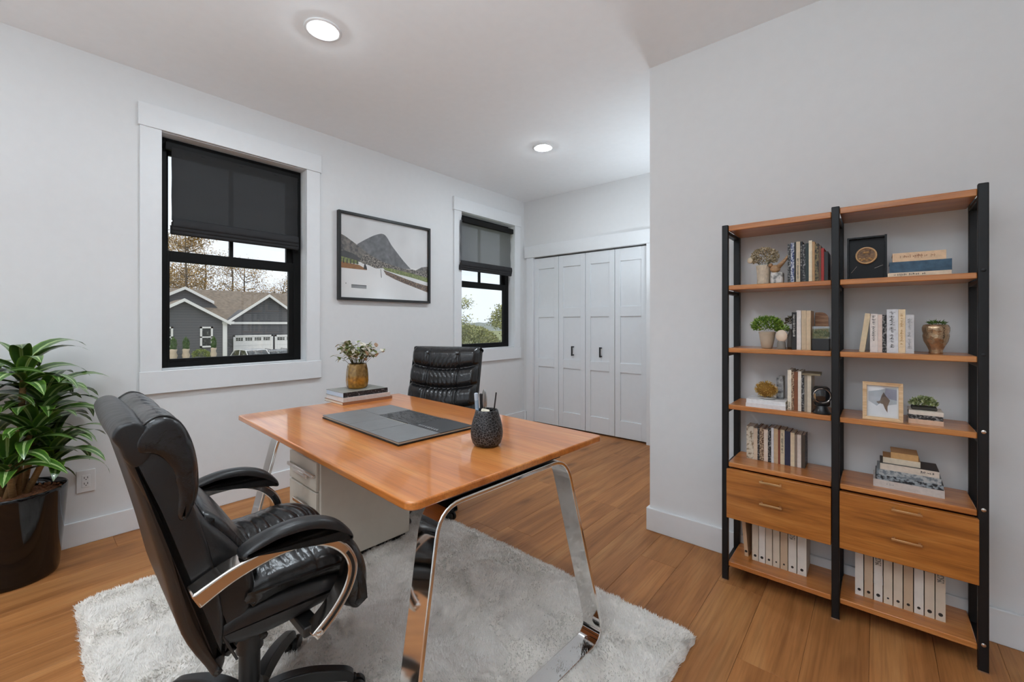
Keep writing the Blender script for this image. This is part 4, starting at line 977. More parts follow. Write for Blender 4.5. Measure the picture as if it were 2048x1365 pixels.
row(-.482, 2.335, SZ[4], [
  ('pale floral book at the left end', .030, .158, srgb(214, 200, 176), dict(pattern=CRPAT)),
  ('cream book second from the left', .016, .152, srgb(220, 196, 170), dict(page=(.5, .5, .46))),
  ('narrow dark striped book', .008, .160, srgb(56, 50, 46), dict(pattern=MARB)),
  ('pink-beige flecked book', .018, .158, srgb(196, 160, 140), dict(pattern=BRPAT)),
  ('white book with a dark top', .016, .152, srgb(230, 214, 198)),
  ('black book with white ruled spine', .013, .162, srgb(28, 28, 32), dict(pattern=MARB)),
  ('white book leaning on the tan one', .010, .165, srgb(224, 224, 228)),
  ('tan book in the middle', .017, .163, srgb(206, 178, 142)),
  ('thin reddish brown book', .008, .160, srgb(128, 66, 48)),
  ('cream book with black lettering', .017, .162, srgb(212, 196, 166), dict(letters=(INKD, .3, .9))),
  ('navy blue book', .022, .158, srgb(36, 40, 66)),
  ('cream book right of the navy one', .016, .155, srgb(226, 206, 174)),
  ('thin taupe book', .009, .148, srgb(140, 122, 108)),
  ('white book next to the last', .015, .150, srgb(222, 208, 196)),
  ('dark brown book with a patterned cover at the right end', .014, .150, srgb(70, 58, 46), dict(cover=DARKPAT))], wh, g, dep=.095)
g = 'stacked books above the right drawer'; wh = 'of the stack above the right drawer'; z = SZ[4]
for lab, th, x0, L_, col, kw in [
  ('wide white book with a blue label, bottom', .030, -.008, .205, srgb(206, 196, 188), dict(letters=((.3, .34, .4), .2, .3))),
  ('dark book with pale lettering, second from the bottom', .020, -.002, .196, srgb(56, 62, 66), dict(pattern=speck('blue_dark', srgb(30, 34, 38), srgb(150, 160, 166), 70, .5))),
  ('blue-grey book, third from the bottom', .023, .002, .186, srgb(142, 150, 154), dict(pattern=speck('blue_grey', srgb(110, 120, 126), srgb(176, 178, 178), 60, .5))),
  ('white book with black cover, fourth layer', .024, .013, .170, srgb(214, 200, 184), dict(cover=mat('ebony_board', srgb(38, 32, 30), .45), letters=(INKD, .7, .9))),
  ('small kraft-covered white book, fifth layer', .022, .022, .110, srgb(222, 206, 182), dict(cover=mat('kraft_board', srgb(176, 128, 78), .6))),
  ('small tan book, top layer', .024, .046, .080, srgb(206, 160, 104), dict(cover=mat('tan_board', srgb(198, 152, 98), .5)))]:
    book('%s %s' % (lab, wh), th, L_, .13 if L_ > .12 else .10, col, (x0, 2.272 if L_ > .12 else 2.29, z+th/2), flat=True, group=g, rot=[.0, .01, -.01, .012, 0, -.02][int(th*1000) % 6], **kw); z += th
g = 'flat books on the top right shelf'; z = SZ[1]
for lab, th, x0, L_, col, kw in [('cream paperback under the thick blue book', .018, .036, .177, srgb(230, 208, 180), dict(letters=(INKD, .1, .6))),
  ('thick blue clothbound book', .042, .041, .173, srgb(74, 100, 122), dict(pattern=mat('blue_cloth', srgb(70, 96, 116), .8, var=.3, scale=40))),
  ('beige hardback lying on the thick blue book', .034, .050, .149, srgb(224, 190, 154), dict(letters=(srgb(160, 110, 80), .15, .8)))]:
    book('%s on the top right shelf' % lab, th, L_, .14, col, (x0, 2.250, z+th/2), flat=True, group=g, **kw); z += th
g = 'small books under the succulent'; z = SZ[3]
for lab, th, x0, L_, col, kw in [('pale pink book, bottom', .018, .096, .097, srgb(222, 186, 158), {}), ('grey marbled book, middle', .017, .098, .094, srgb(128, 126, 122), dict(pattern=MARB)), ('white book, top', .016, .097, .096, srgb(228, 216, 202), {})]:
    book('%s of the small stack under the succulent' % lab, th, L_, .10, col, (x0, 2.258, z+th/2), flat=True, group=g, **kw); z += th

# ------------------------------------------------------------------ ornaments on the shelves
def tuft(t, c, rx, ry, rz, n, name, mts, L_=.02, W_=.004, seed=1, up=.3, lower=-.2):
    rr = random.Random(seed); V = []; F = []; mi = []
    for i in range(n):
        while True:
            d = Vector((rr.gauss(0, 1), rr.gauss(0, 1), rr.gauss(0, 1))).normalized()
            if d.z > lower: break
        r_ = rr.uniform(.55, 1.)**.5; p = Vector((c[0]+d.x*rx*r_, c[1]+d.y*ry*r_, c[2]+d.z*rz*r_))
        q = (d+Vector((0, 0, up))+Vector((rr.gauss(0, .4), rr.gauss(0, .4), rr.gauss(0, .4)))).normalized()
        s_ = q.cross(Vector((rr.gauss(0, 1), rr.gauss(0, 1), rr.gauss(0, 1)))).normalized()*W_/2; l = L_*rr.uniform(.5, 1.2); o = len(V)
        V += [tuple(p-q*l*.5), tuple(p+s_), tuple(p+q*l*.5), tuple(p-s_)]; F.append((o, o+1, o+2, o+3)); mi.append(rr.randrange(len(mts)))
    m = MB(); m.v = V; m.f = F; m.m = mi; o = m.build(name, list(mts), t); o['kind'] = 'stuff'; return o
# dried flowers
t = thing('dried_flower_vase', 'beige stone vase of dried hydrangea on the top left shelf', 'vase', (-.402, 2.295, SZ[1]))
MB().lathe([(.026, 0), (.028, .003), (.026, .02), (.027, .05), (.030, .085), (.031, .092), (.026, .092), (.024, .05)], seg=28).build('vessel', mat('rough_beige', srgb(206, 190, 168), .85, var=.16, scale=60, bump=.6, bscale=120), t, smooth=True)
m = MB(); rr = random.Random(2)
for i in range(12): a = rr.uniform(0, 2*PI); m.tube([(0, 0, .07), (.045*math.cos(a), .04*math.sin(a), .13)], .0009, 4)
m.build('stem', STEMM, t)
MB().ball((-.052, -.02, .118), .013, .006, .014, 12, 8).build('petal', mat('dry_petal', srgb(226, 208, 180), .8), t, smooth=True)
tuft(t, (.004, 0, .130), .060, .045, .048, 1400, 'flower_head', (mat('dry_a', srgb(196, 178, 144), .9, var=.1), mat('dry_b', srgb(150, 134, 96), .9), mat('dry_c', srgb(222, 208, 182), .9)), .010, .006, 5, .1, -.6)
blk = MB().box(-.024, .024, -.022, .022, 0, .052).build('marble_block', speck('marble_grey', srgb(120, 120, 118), srgb(210, 206, 200), 40, .45), None, bevel=.006); blk.location = (-.343, 2.275, SZ[1])
tag(blk, 'small pale marbled block under the carved bird on the top left shelf', 'block')
t = thing('carved_bird', 'carved wooden bird with a raised tail perched on the marbled block', 'ornament', (-.348, 2.275, SZ[1]+.052))
BIRD = wood('bird_wood', srgb(120, 86, 56), srgb(176, 136, 96), srgb(206, 172, 132), 0, 8)
MB().ball((-.004, 0, .018), .021, .014, .0185, 16, 12).build('body', BIRD, t, smooth=True)
MB().tube([(.004, 0, .022), (.022, 0, .040), (.040, 0, .062), (.052, 0, .084)], [.012, .009, .006, .0022], 10).build('tail', BIRD, t, smooth=True)
MB().ball((-.022, -.002, .036), .010, .009, .0095, 12, 8).build('head', BIRD, t, smooth=True); MB().tube([(-.030, -.002, .036), (-.040, -.003, .034)], [.003, .0006], 6).build('beak', mat('beak', (.05, .04, .03), .5), t)
# display box with medallion
t = thing('display_frame', 'black square shadow-box frame with a round wooden medallion on the top right shelf', 'display frame', (-.090, 2.272, SZ[1]), .0)
SB = mat('satin_black', (.006, .006, .0065), .3, var=.1, spec=.25)
m = MB(); m.box(0, .124, .010, .018, 0, .174); m.build('back_panel', SB, t)
m = MB(); m.box(-.001, .005, -.012, .02, 0, .174); m.build('side', SB, t); m = MB(); m.box(.117, .124, -.012, .02, 0, .176); m.build('side', SB, t)
MB().box(.005, .117, -.012, .02, .168, .174).build('top', SB, t); MB().box(.005, .117, -.012, .02, 0, .005).build('bottom', SB, t)
o = MB().lathe([(.034, 0), (.0355, .004), (.034, .010), (.030, .011), (.028, .007)], seg=40, cap=False).build('medallion_rim', mat('maple', srgb(206, 164, 116), .45, var=.1), t, smooth=True, auto=50); o.rotation_euler = (PI/2, 0, 0); o.location = (.060, .008, .098)
o = MB().lathe([(.029, 0), (.029, .007), (.0001, .007)], seg=40, cap=False).build('medallion', speck('medal_carving', srgb(78, 54, 34), srgb(150, 112, 72), 120, .5, .5, .2), t); o.rotation_euler = (PI/2, 0, 0); o.location = (.060, .008, .098)
m = MB()
for (a, b) in ((-.020, -.012), (-.014, -.018), (-.006, -.014), (.002, -.019), (.010, -.012), (.016, -.016)): m.ball((a, 0, b), .0045, .002, .0035, 8, 5)
m.ball((-.005, 0, .012), .006, .002, .004, 8, 5); m.ball((.004, 0, .013), .006, .002, .004, 8, 5)
o = m.build('carving', mat('carving', srgb(190, 146, 92), .45), t, smooth=True); o.location = (.060, .000, .098); o['kind'] = 'stuff'
MB().tube([(.012, .004, .030), (.030, .004, .056)], .0008, 5).build('support_wire', CHROME2, t); MB().tube([(.086, .004, .044), (.112, .004, .055)], .0008, 5).build('support_wire', CHROME2, t)
# green plant pot
t = thing('potted_herb', 'bushy bright green plant in a small beige pot on the second left shelf', 'potted plant', (-.386, 2.285, SZ[2]))
MB().lathe([(.019, 0), (.022, .003), (.030, .045), (.033, .068), (.0345, .070), (.0345, .078), (.031, .078), (.029, .06)], seg=32).build('pot', mat('beige_ceramic', srgb(196, 180, 158), .4, var=.08, scale=30), t, smooth=True, auto=50)
GR = (mat('herb_a', srgb(112, 150, 44), .6, var=.2), mat('herb_b', srgb(74, 110, 30), .6), mat('herb_c', srgb(150, 180, 74), .6))
tuft(t, (0, 0, .105), .066, .05, .046, 900, 'foliage', GR, .020, .006, 3, .5, -.5)
tuft(t, (.058, 0, .092), .030, .025, .022, 160, 'side_foliage', GR, .014, .006, 7, .4, -.6)
# shell ornament
t = thing('shell_ornament', 'round pale shell disc on a small grey stand beside the green plant', 'ornament', (-.326, 2.262, SZ[2]))
MB().lathe([(.017, 0), (.018, .003), (.016, .030), (.012, .036)], seg=20).build('stand', mat('grey_stone', srgb(132, 126, 118), .6, var=.1), t, smooth=True, auto=50)
o = MB().ball((0, 0, 0), .023, .007, .027, 24, 14).build('shell_disc', mat('pearl_shell', srgb(222, 200, 178), .3, var=.08, scale=30), t, smooth=True); o.location = (.002, -.008, .060)
# small dark dried sprig bundle behind the shell
t = thing('dried_sprig', 'dark dried sprig in a slim bottle behind the shell ornament', 'dried plant', (-.300, 2.335, SZ[2]))
MB().lathe([(.012, 0), (.014, .01), (.013, .06), (.006, .075), (.006, .09), (.0045, .09)], seg=16).build('bottle', mat('grey_glass', srgb(120, 112, 104), .2), t, smooth=True)
tuft(t, (0, 0, .120), .026, .02, .030, 130, 'foliage', (mat('sprig_dark', srgb(84, 72, 52), .8, var=.2), mat('sprig_dark2', srgb(120, 110, 80), .8)), .014, .006, 9)
# striped board
o = MB().prism(rrect(-.212, -.163, SZ[2], SZ[2]+.167, [.001, .001, .028, .004]), 'y', 2.392, 2.402).build('serving_board', wood('striped_wood', srgb(112, 70, 42), srgb(170, 118, 78), srgb(206, 160, 118), 0, 9), None, bevel=.001)
tag(o, 'striped wooden board with a rounded corner behind the black planter', 'board')
# terrarium
t = thing('terrarium', 'black box planter of succulents under a glass lid on the second left shelf', 'planter', (-.2105, 2.240, SZ[2]))
box('planter_box', (0, .062, 0, .060, 0, .050), mat('black_box', (.015, .015, .016), .35), t, .002)
tuft(t, (.031, .030, .062), .028, .026, .022, 130, 'succulents', (mat('succ_a', srgb(122, 122, 84), .5, var=.2), mat('succ_b', srgb(78, 84, 56), .5), mat('succ_c', srgb(168, 164, 130), .5)), .020, .011, 12, .6, .0)
m = MB(); m.box(.001, .003, .001, .059, .05, .102); m.box(.059, .061, .001, .059, .05, .102); m.box(.003, .059, .001, .003, .05, .102); m.box(.003, .059, .057, .059, .05, .102); m.box(.001, .061, .001, .059, .102, .104)
m.build('glass_case', glassmat('case_glass', (.93, .95, .94), .10), t)
# mercury glass vase
t = thing('mercury_glass_vase', 'rounded bronze mercury-glass vase with green sprigs on the second right shelf', 'vase', (.174, 2.286, SZ[2]))
MERC = mat('mercury_glass', srgb(176, 148, 118), .16, .75, var=.35, scale=55, bump=.5, bscale=70)
MB().lathe([(.0195, 0), (.0205, .003), (.019, .012), (.024, .026), (.034, .048), (.0375, .068), (.036, .078), (.0385, .088), (.039, .100), (.035, .110), (.029, .113), (.026, .108), (.02, .06)], seg=40).build('vessel', MERC, t, smooth=True)
tuft(t, (.004, 0, .116), .026, .022, .008, 70, 'sprigs', (GR[1], mat('moss_d', srgb(70, 84, 44), .7)), .024, .004, 4, .1, .0)
# moss ball on dish, stone bookend, camera
t = thing('moss_ball', 'golden yellow dried moss ball on the flat white books', 'ornament', (-.388, 2.276, SZ[3]+.036))
MB().lathe([(.018, 0), (.034, .004), (.038, .008), (.030, .006), (.01, .005)], seg=28).build('dish', mat('white_dish', srgb(220, 214, 206), .4), t, smooth=True)
MB().ball((0, 0, .042), .040, .034, .032, 20, 12).build('core', mat('moss_core', srgb(140, 100, 36), .9), t, smooth=True)
tuft(t, (0, 0, .043), .048, .040, .038, 900, 'moss', (mat('moss_a', srgb(196, 150, 62), .9, var=.2), mat('moss_b', srgb(160, 116, 42), .9), mat('moss_c', srgb(220, 184, 104), .9)), .011, .003, 6, .0, -1.)
o = MB().prism(rrect(-.015, .013, 0, .106, [.002, .002, .006, .014]), 'y', 0, .05).build('stone_bookend', speck('bookend_stone', srgb(70, 70, 74), srgb(190, 188, 186), 45, .52, .4, .15), None, bevel=.003); o.location = (-.336, 2.300, SZ[3]+.0365)
tag(o, 'grey and white veined stone bookend beside the moss ball', 'bookend')
t = thing('vintage_camera', 'black vintage camera with a large round lens on the third left shelf', 'camera', (-.176, 2.250, SZ[3]), math.radians(12))
CB = mat('camera_black', (.014, .014, .015), .3, var=.2)
MB().lathe([(.033, 0), (.034, .004), (.028, .010), (.022, .022), (.018, .034)], seg=28).build('base', CB, t, smooth=True, auto=50)
MB().box(-.024, .030, -.004, .055, .030, .112).build('body', CB, t, bevel=.010, seg=3)
def yl(prof, nm, m_, loc):
    o = MB().lathe(prof, seg=36, cap=False).build(nm, m_, t, smooth=True, auto=45); o.rotation_euler = (PI/2, 0, 0); o.location = loc; return o
yl([(.034, -.03), (.036, .0), (.036, .012), (.033, .016), (.029, .014), (.027, .008)], 'lens_barrel', CB, (-.002, -.004, .078))
yl([(.0315, .0152), (.0300, .0165), (.0285, .0150)], 'lens_ring', CHROME2, (-.002, -.0045, .078))
yl([(.028, .008), (.018, .011), (.0002, .012)], 'lens_glass', mat('lens_glass', (.012, .012, .014), .08, coat=.6), (-.002, -.004, .078))
m = MB(); m.box(-.030, -.022, -.014, .004, .052, .086); m.build('dial', BRASS, t, bevel=.002)
# photo frame
t = thing('photo_frame', 'pale wooden photo frame with a soft grey print on the third right shelf', 'picture frame', (-.041, 2.232, SZ[3]+.0005), 0, rot=(math.radians(-6), 0, 0))
FW_ = wood('maple_frame', srgb(190, 142, 92), srgb(222, 184, 138), srgb(240, 212, 172), 0, 6)
w2, h2, b2 = .122, .151, .0135
for nm, pts in (('frame_side', [(0, 0), (b2, b2), (w2-b2, b2), (w2, 0)]), ('frame_side', [(w2, 0), (w2-b2, b2), (w2-b2, h2-b2), (w2, h2)]), ('frame_side', [(w2, h2), (w2-b2, h2-b2), (b2, h2-b2), (0, h2)]), ('frame_side', [(0, h2), (b2, h2-b2), (b2, b2), (0, 0)])):
    MB().prism(pts, 'y', 0, .016).build(nm, FW_, t, bevel=.001)
m = MB(); PR = [mat('mat_board', srgb(226, 224, 222), .7, var=.02), mat('soft_grey', srgb(170, 176, 182), .7, var=.12, scale=30), mat('soft_white', srgb(224, 226, 228), .7, var=.06), mat('umber', srgb(110, 88, 70), .7, var=.25, scale=50), mat('slate_blue', srgb(134, 134, 150), .7, var=.15, scale=60), mat('umber_dark', srgb(72, 56, 48), .7)]
lv = [0]
def pp(mi, pts):
    m.mi = mi; lv[0] += 1; yy = .010-.0001*lv[0]
    m.add([(b2+p[0]*(w2-2*b2), yy, b2+p[1]*(h2-2*b2)) for p in pts], [tuple(range(len(pts)))])
pp(0, [(0, 0), (1, 0), (1, 1), (0, 1)]); pp(1, [(.05, .05), (.95, .05), (.95, .95), (.05, .95)]); pp(4, [(.55, .62), (.95, .56), (.95, .90), (.6, .92)]); pp(2, [(.05, .05), (.95, .05), (.95, .45), (.7, .40), (.5, .25), (.05, .50)])
pp(2, [(.05, .95), (.05, .80), (.4, .86), (.6, .92), (.5, .95)]); pp(3, [(.30, .48), (.42, .52), (.48, .70), (.54, .80), (.60, .70), (.74, .55), (.66, .35), (.66, .16), (.56, .30), (.52, .42), (.38, .42)]); pp(5, [(.48, .62), (.54, .80), (.60, .70), (.66, .62), (.56, .66)]); pp(2, [(.14, .18), (.42, .44), (.52, .42), (.64, .14), (.5, .10)])
m.build('print', PR, t); MB().box(.002, w2-.002, .0102, .014, .002, h2-.002).build('backing_board', mat('board', (.5, .5, .5), .9), t)
MB().box(b2, w2-b2, .0060, .0068, b2, h2-b2).build('pane', glassmat('picture_glass', (1, 1, 1), .03), t)
MB().box(w2/2-.01, w2/2+.01, .014, .017, .02, .09).build('easel_leg', SB, t).rotation_euler = (0, 0, 0)
# succulent on the small stack
t = thing('succulent_tray', 'low tray of pale green succulents on the small book stack', 'potted plant', (.142, 2.305, SZ[3]+.051))
MB().box(-.036, .036, -.028, .028, 0, .012).build('tray', mat('dark_tray', srgb(60, 56, 48), .7), t, bevel=.003)
tuft(t, (0, 0, .020), .042, .034, .032, 420, 'rosettes', (mat('su_a', srgb(150, 160, 102), .5, var=.2), mat('su_b', srgb(106, 122, 70), .5), mat('su_c', srgb(186, 192, 146), .5)), .013, .008, 15, .7, -.05)
# ------------------------------------------------------------------ outside
def lap_siding():
    m_, t, b = newmat('grey_lap_siding'); L = t.links.new; c = t.nodes.new('ShaderNodeTexCoord'); wv = t.nodes.new('ShaderNodeTexWave')
    wv.wave_type = 'BANDS'; wv.bands_direction = 'Z'; wv.wave_profile = 'SAW'; wv.inputs['Scale'].default_value = 1.25; wv.inputs['Distortion'].default_value = 0
    r = t.nodes.new('ShaderNodeValToRGB'); r.color_ramp.elements[0].position = .0; r.color_ramp.elements[1].position = .25
    r.color_ramp.elements[0].color = srgb(66, 66, 68)+(1,); r.color_ramp.elements[1].color = srgb(94, 94, 96)+(1,)
    L(c.outputs['Object'], wv.inputs['Vector']); L(wv.outputs['Fac'], r.inputs['Fac']); L(r.outputs[0], b.inputs['Base Color']); b.inputs['Roughness'].default_value = .8
    return m_
GRASS = mat('lawn', srgb(128, 132, 84), .95, var=.25, scale=.6, bump=.3, bscale=8.); PAVE = mat('concrete', srgb(186, 182, 174), .9, var=.08, scale=1.5)
V = []; F = []; xs_ = [-400, -120, -75, -52, -30, -12, XL-T-.05]; zs_ = [-3, -2.6, -2.3, -2.2, -1.9, -1.0, -.35]
for x, z in zip(xs_, zs_): V += [(x, -250, z), (x, 350, z)]
for i in range(len(xs_)-1): F.append((i*2, i*2+2, i*2+3, i*2+1))
gr = MB().add(V, F).build('lawn', GRASS); tag(gr, 'grass sloping down to the house across the street', 'lawn'); gr['kind'] = 'structure'
gr = MB().box(XL-T, 60, -60, Y0-T-.02, -.45, -.2).build('patio', PAVE); tag(gr, 'unseen pale concrete patio behind the room, added to bounce daylight inside', 'patio'); gr['kind'] = 'structure'  # unseen pale ground, added to bounce daylight up through the glazed doors
gr = MB().box(XR+T+.02, 60, Y0-T, 60, -.45, -.2).build('side_yard', PAVE); tag(gr, 'pale concrete yard beside the room', 'patio'); gr['kind'] = 'structure'
V = [(-51.4, 15, -2.18), (-51.4, 26, -2.18), (-30, 26, -1.86), (-30, 8, -1.86)]
gr = MB().add(V, [(0, 1, 2, 3)]).build('driveway', PAVE); tag(gr, 'pale concrete driveway in front of the garage', 'driveway'); gr['kind'] = 'structure'
SIDE = lap_siding(); ROOF = speck('roof_shingle', srgb(104, 92, 80), srgb(142, 128, 112), 3.2, .5, .95, .25); HW = mat('house_white', srgb(226, 224, 220), .7, var=.02); DPANE = speck('dark_window', (.02, .022, .02), (.16, .17, .15), 4., .6, .15)
hs = thing('house', 'grey sided house with brown roof, white trim and two garage doors, seen through the window', 'house', (-50, 10, -2.25))
def hp(x, y, z): return (x+50, y-10, z+2.25)
def hpoly(name, pts, m_, th=None):
    m = MB(); n = len(pts); P = [hp(*p) for p in pts]
    if th is None: return m.add(P, [tuple(range(n))]).build(name, m_, hs)
    Q = [(p[0]+th[0], p[1]+th[1], p[2]+th[2]) for p in P]
    return m.add(P+Q, [tuple(range(n)), tuple(range(2*n-1, n-1, -1))]+[(i, (i+1) % n, n+(i+1) % n, n+i) for i in range(n)]).build(name, m_, hs)
def hbox(name, x0, x1, y0, y1, z0, z1, m_, parent=None):
    a = hp(x0, y0, z0); b = hp(x1, y1, z1); return MB().box(a[0], b[0], a[1], b[1], a[2], b[2]).build(name, m_, parent or hs)
GZ0 = -2.25
hpoly('gable_wall', [(-50, 7.0, GZ0), (-50, 13.9, GZ0), (-50, 13.9, 1.35), (-50, 10.45, 3.40), (-50, 7.0, 1.35)], SIDE, (-12, 0, 0))
hpoly('garage_wall', [(-51.5, 13.9, GZ0), (-51.5, 22.6, GZ0), (-51.5, 22.6, 1.45), (-51.5, 18.4, 4.25), (-51.5, 14.3, 1.45)], SIDE, (-10, 0, 0))
hpoly('upper_gable', [(-54, 7.5, 2.0), (-54, 15.2, 2.0), (-54, 13.6, 3.55), (-54, 11.35, 4.78), (-54, 9.1, 3.55)], SIDE, (-4, 0, 0))
# roofs (slabs .18 thick)
hpoly('roof', [(-49.6, 10.45, 3.52), (-49.6, 14.15, 1.32), (-60, 14.15, 1.32), (-60, 10.45, 3.52)], ROOF, (0, 0, -.18)); hpoly('roof', [(-49.6, 10.45, 3.52), (-49.6, 6.75, 1.32), (-60, 6.75, 1.32), (-60, 10.45, 3.52)], ROOF, (0, 0, -.18))
hpoly('roof', [(-51.1, 18.4, 4.38), (-51.1, 14.4, 1.42), (-60, 14.4, 1.42), (-60, 18.4, 4.38)], ROOF, (0, 0, -.18)); hpoly('roof', [(-51.1, 18.4, 4.38), (-51.1, 22.6, 1.42), (-60, 22.6, 1.42), (-60, 18.4, 4.38)], ROOF, (0, 0, -.18))
hpoly('roof', [(-53.6, 11.35, 4.92), (-53.6, 13.75, 3.52), (-57.5, 13.75, 3.52), (-57.5, 11.35, 4.92)], ROOF, (0, 0, -.18)); hpoly('roof', [(-53.6, 11.35, 4.92), (-53.6, 8.9, 3.52), (-57.5, 8.9, 3.52), (-57.5, 11.35, 4.92)], ROOF, (0, 0, -.18))
hpoly('roof', [(-51.6, 8, 1.35), (-51.6, 30, 1.35), (-57.3, 30, 5.0), (-57.3, 8, 5.0)], ROOF, (0, 0, -.2)); hpoly('roof', [(-63, 8, 1.35), (-63, 30, 1.35), (-57.3, 30, 5.0), (-57.3, 8, 5.0)], ROOF, (0, 0, -.2))
def rake(p, q): # white bargeboard along a gable edge
    hpoly('bargeboard', [p, q, (q[0], q[1], q[2]-.30), (p[0], p[1], p[2]-.30)], HW, (.10, 0, 0))
rake((-49.62, 10.45, 3.58), (-49.62, 14.25, 1.34)); rake((-49.62, 10.45, 3.58), (-49.62, 6.65, 1.34)); rake((-51.12, 18.4, 4.44), (-51.12, 14.35, 1.46)); rake((-51.12, 18.4, 4.44), (-51.12, 22.6, 1.40)); rake((-53.62, 11.35, 4.98), (-53.62, 13.85, 3.56)); rake((-53.62, 11.35, 4.98), (-53.62, 8.8, 3.56))
hbox('trim_band', -51.5, -51.38, 14.2, 22.6, 1.12, 1.36, HW); hbox('eave_return', -51.3, -49.7, 13.6, 14.6, 1.16, 1.40, HW); hbox('corner_board', -50.1, -49.9, 13.65, 14.02, GZ0, 1.25, HW)
def hwin(y0, y1, z0, z1):
    f = MB(); a = hp(-49.99, y0, z0); b = hp(-49.90, y1, z1); tk = .16
    f.box(a[0], b[0], a[1], a[1]+tk, a[2], b[2]); f.box(a[0], b[0], b[1]-tk, b[1], a[2], b[2]); f.box(a[0], b[0], a[1], b[1], a[2], a[2]+tk); f.box(a[0], b[0], a[1], b[1], b[2]-tk, b[2]); zc = (a[2]+b[2])/2; f.box(a[0], b[0], a[1], b[1], zc-.06, zc+.06)
    w_ = f.build('window', HW, hs); MB().box(a[0], a[0]+.03, a[1]+tk, b[1]-tk, a[2]+tk, b[2]-tk).build('pane', DPANE, w_)
hwin(11.76, 12.80, -1.15, .88); hwin(8.6, 9.66, -1.05, .9)
def garage(y0, y1, z1):
    d = hbox('garage_door', -51.49, -51.42, y0, y1, GZ0, z1, HW); a = hp(-51.42, y0, z1)
    f = MB(); A = hp(-51.46, y0-.16, GZ0); B = hp(-51.36, y1+.16, z1+.16); f.box(A[0], B[0], A[1], A[1]+.16, A[2], B[2]); f.box(A[0], B[0], B[1]-.16, B[1], A[2], B[2]); f.box(A[0], B[0], A[1], B[1], B[2]-.16, B[2]); f.build('door_trim', HW, d)
    n = max(2, int((y1-y0)/.85)); w_ = (y1-y0)/n
    for k in range(n):
        for c in range(3):
            for r_ in range(2):
                yy = a[1]+w_*k+.10+c*(w_-.2)/3; MB().box(a[0], a[0]+.02, yy, yy+(w_-.2)/3-.05, a[2]-.42+.17*r_, a[2]-.42+.17*r_+.13).build('pane', DPANE, d)
    for k in range(1, 4): hbox('panel_seam', -51.42, -51.41, y0, y1, z1-.47*k-.015, z1-.47*k, mat('seam', (.45, .45, .44), .8), d)
garage(15.15, 18.70, -.22); garage(19.25, 22.3, -.25)
# planters, bush
POTT = mat('twisted_stone', srgb(190, 172, 150), .9, var=.12, scale=2.)
TOPI = (mat('topi_a', srgb(56, 84, 30), .8, var=.2), mat('topi_b', srgb(84, 112, 44), .8))
for y, sc_, lab in ((8.92, 1., 'tan twisted stone planter with a cone shrub by the left house window'), (9.80, 1., 'tan twisted stone planter with a cone shrub between the house windows'), (11.85, .85, 'smaller tan planter with a cone shrub beside the green bush')):
    t = thing('cone_planter', lab, 'planter', (-46, y, -2.12), group='cone shrubs in stone planters')
    wob = lambda a, z: 1+.07*math.sin(3*a+z*9)
    MB().lathe([(.26*sc_, 0), (.30*sc_, .08), (.24*sc_, .3), (.29*sc_, .55), (.22*sc_, .8), (.27*sc_, 1.05), (.22*sc_, 1.12)], seg=20, wob=wob).build('pot', POTT, t, smooth=True)
    MB().lathe([(.24*sc_, 1.08), (.22*sc_, 1.4), (.12*sc_, 1.85), (.02, 2.2)], seg=12).build('cone', TOPI[0], t, smooth=True)
    tuft(t, (0, 0, 1.5), .26*sc_, .26*sc_, .6, 260, 'foliage', TOPI, .18, .07, int(y*10), .6, -1)
t = thing('garden_bush', 'rounded light green bush in front of the house window', 'shrub', (-47.5, 11.25, -2.15))
tuft(t, (0, 0, .45), .75, .7, .55, 700, 'foliage', (mat('bush_a', srgb(124, 140, 60), .8, var=.2), mat('bush_b', srgb(92, 110, 44), .8), mat('bush_c', srgb(160, 170, 92), .8)), .16, .08, 77, .4, -.4)
# cars
def car(lab, loc, rz, col, rack):
    t = thing('car', lab, 'car', loc, rz, group='parked cars'); cm = mat('car_%d' % int(col[0]*999), col, .25, coat=.5)
    body = [(-2.1, .30), (-2.15, .62), (-2.05, .86), (-1.1, .94), (.95, .96), (2.0, .90), (2.2, .78), (2.2, .34)]
    MB().prism(body, 'y', -.85, .85).build('body', cm, t, bevel=.08, seg=3)
    MB().prism([(-1.35, .93), (-.75, 1.42), (.0, 1.50), (1.0, 1.46), (1.75, .95)], 'y', -.72, .72).build('cabin', DPANE, t, bevel=.06)
    MB().prism([(-.80, 1.42), (0, 1.51), (1.0, 1.47), (1.05, 1.42), (0, 1.45), (-.75, 1.38)], 'y', -.74, .74).build('roof', cm, t, bevel=.02)
    for x in (-.78, .12, 1.02):
        for s_ in (-1, 1): MB().tube([(x-.0, s_*.735, 1.44), (x+(-.5 if x < -.5 else (.55 if x > .9 else 0)), s_*.80, .95)], .035, 6).build('pillar', cm, t)
    if rack:
        for s_ in (-.6, .6): MB().tube([(-.6, s_, 1.50), (-.55, s_, 1.56), (.9, s_, 1.55), (.95, s_, 1.48)], .02, 6).build('roof_rail', BLACKM, t)
    for x in (-1.35, 1.4):
        for s_ in (-.8, .8):
            o = MB().lathe([(.33, -.1), (.34, 0), (.33, .1), (.2, .11)], seg=20).build('wheel', BLACKM, t); o.rotation_euler = (PI/2, 0, 0); o.location = (x, s_, .34)
car('white car parked in front of the wide garage door', (-37, 11.9, -2.27), .12, srgb(210, 210, 208), False)
car('silver car with a roof rack parked beside the white car', (-37.5, 13.95, -2.42), -.08, srgb(150, 152, 154), True)
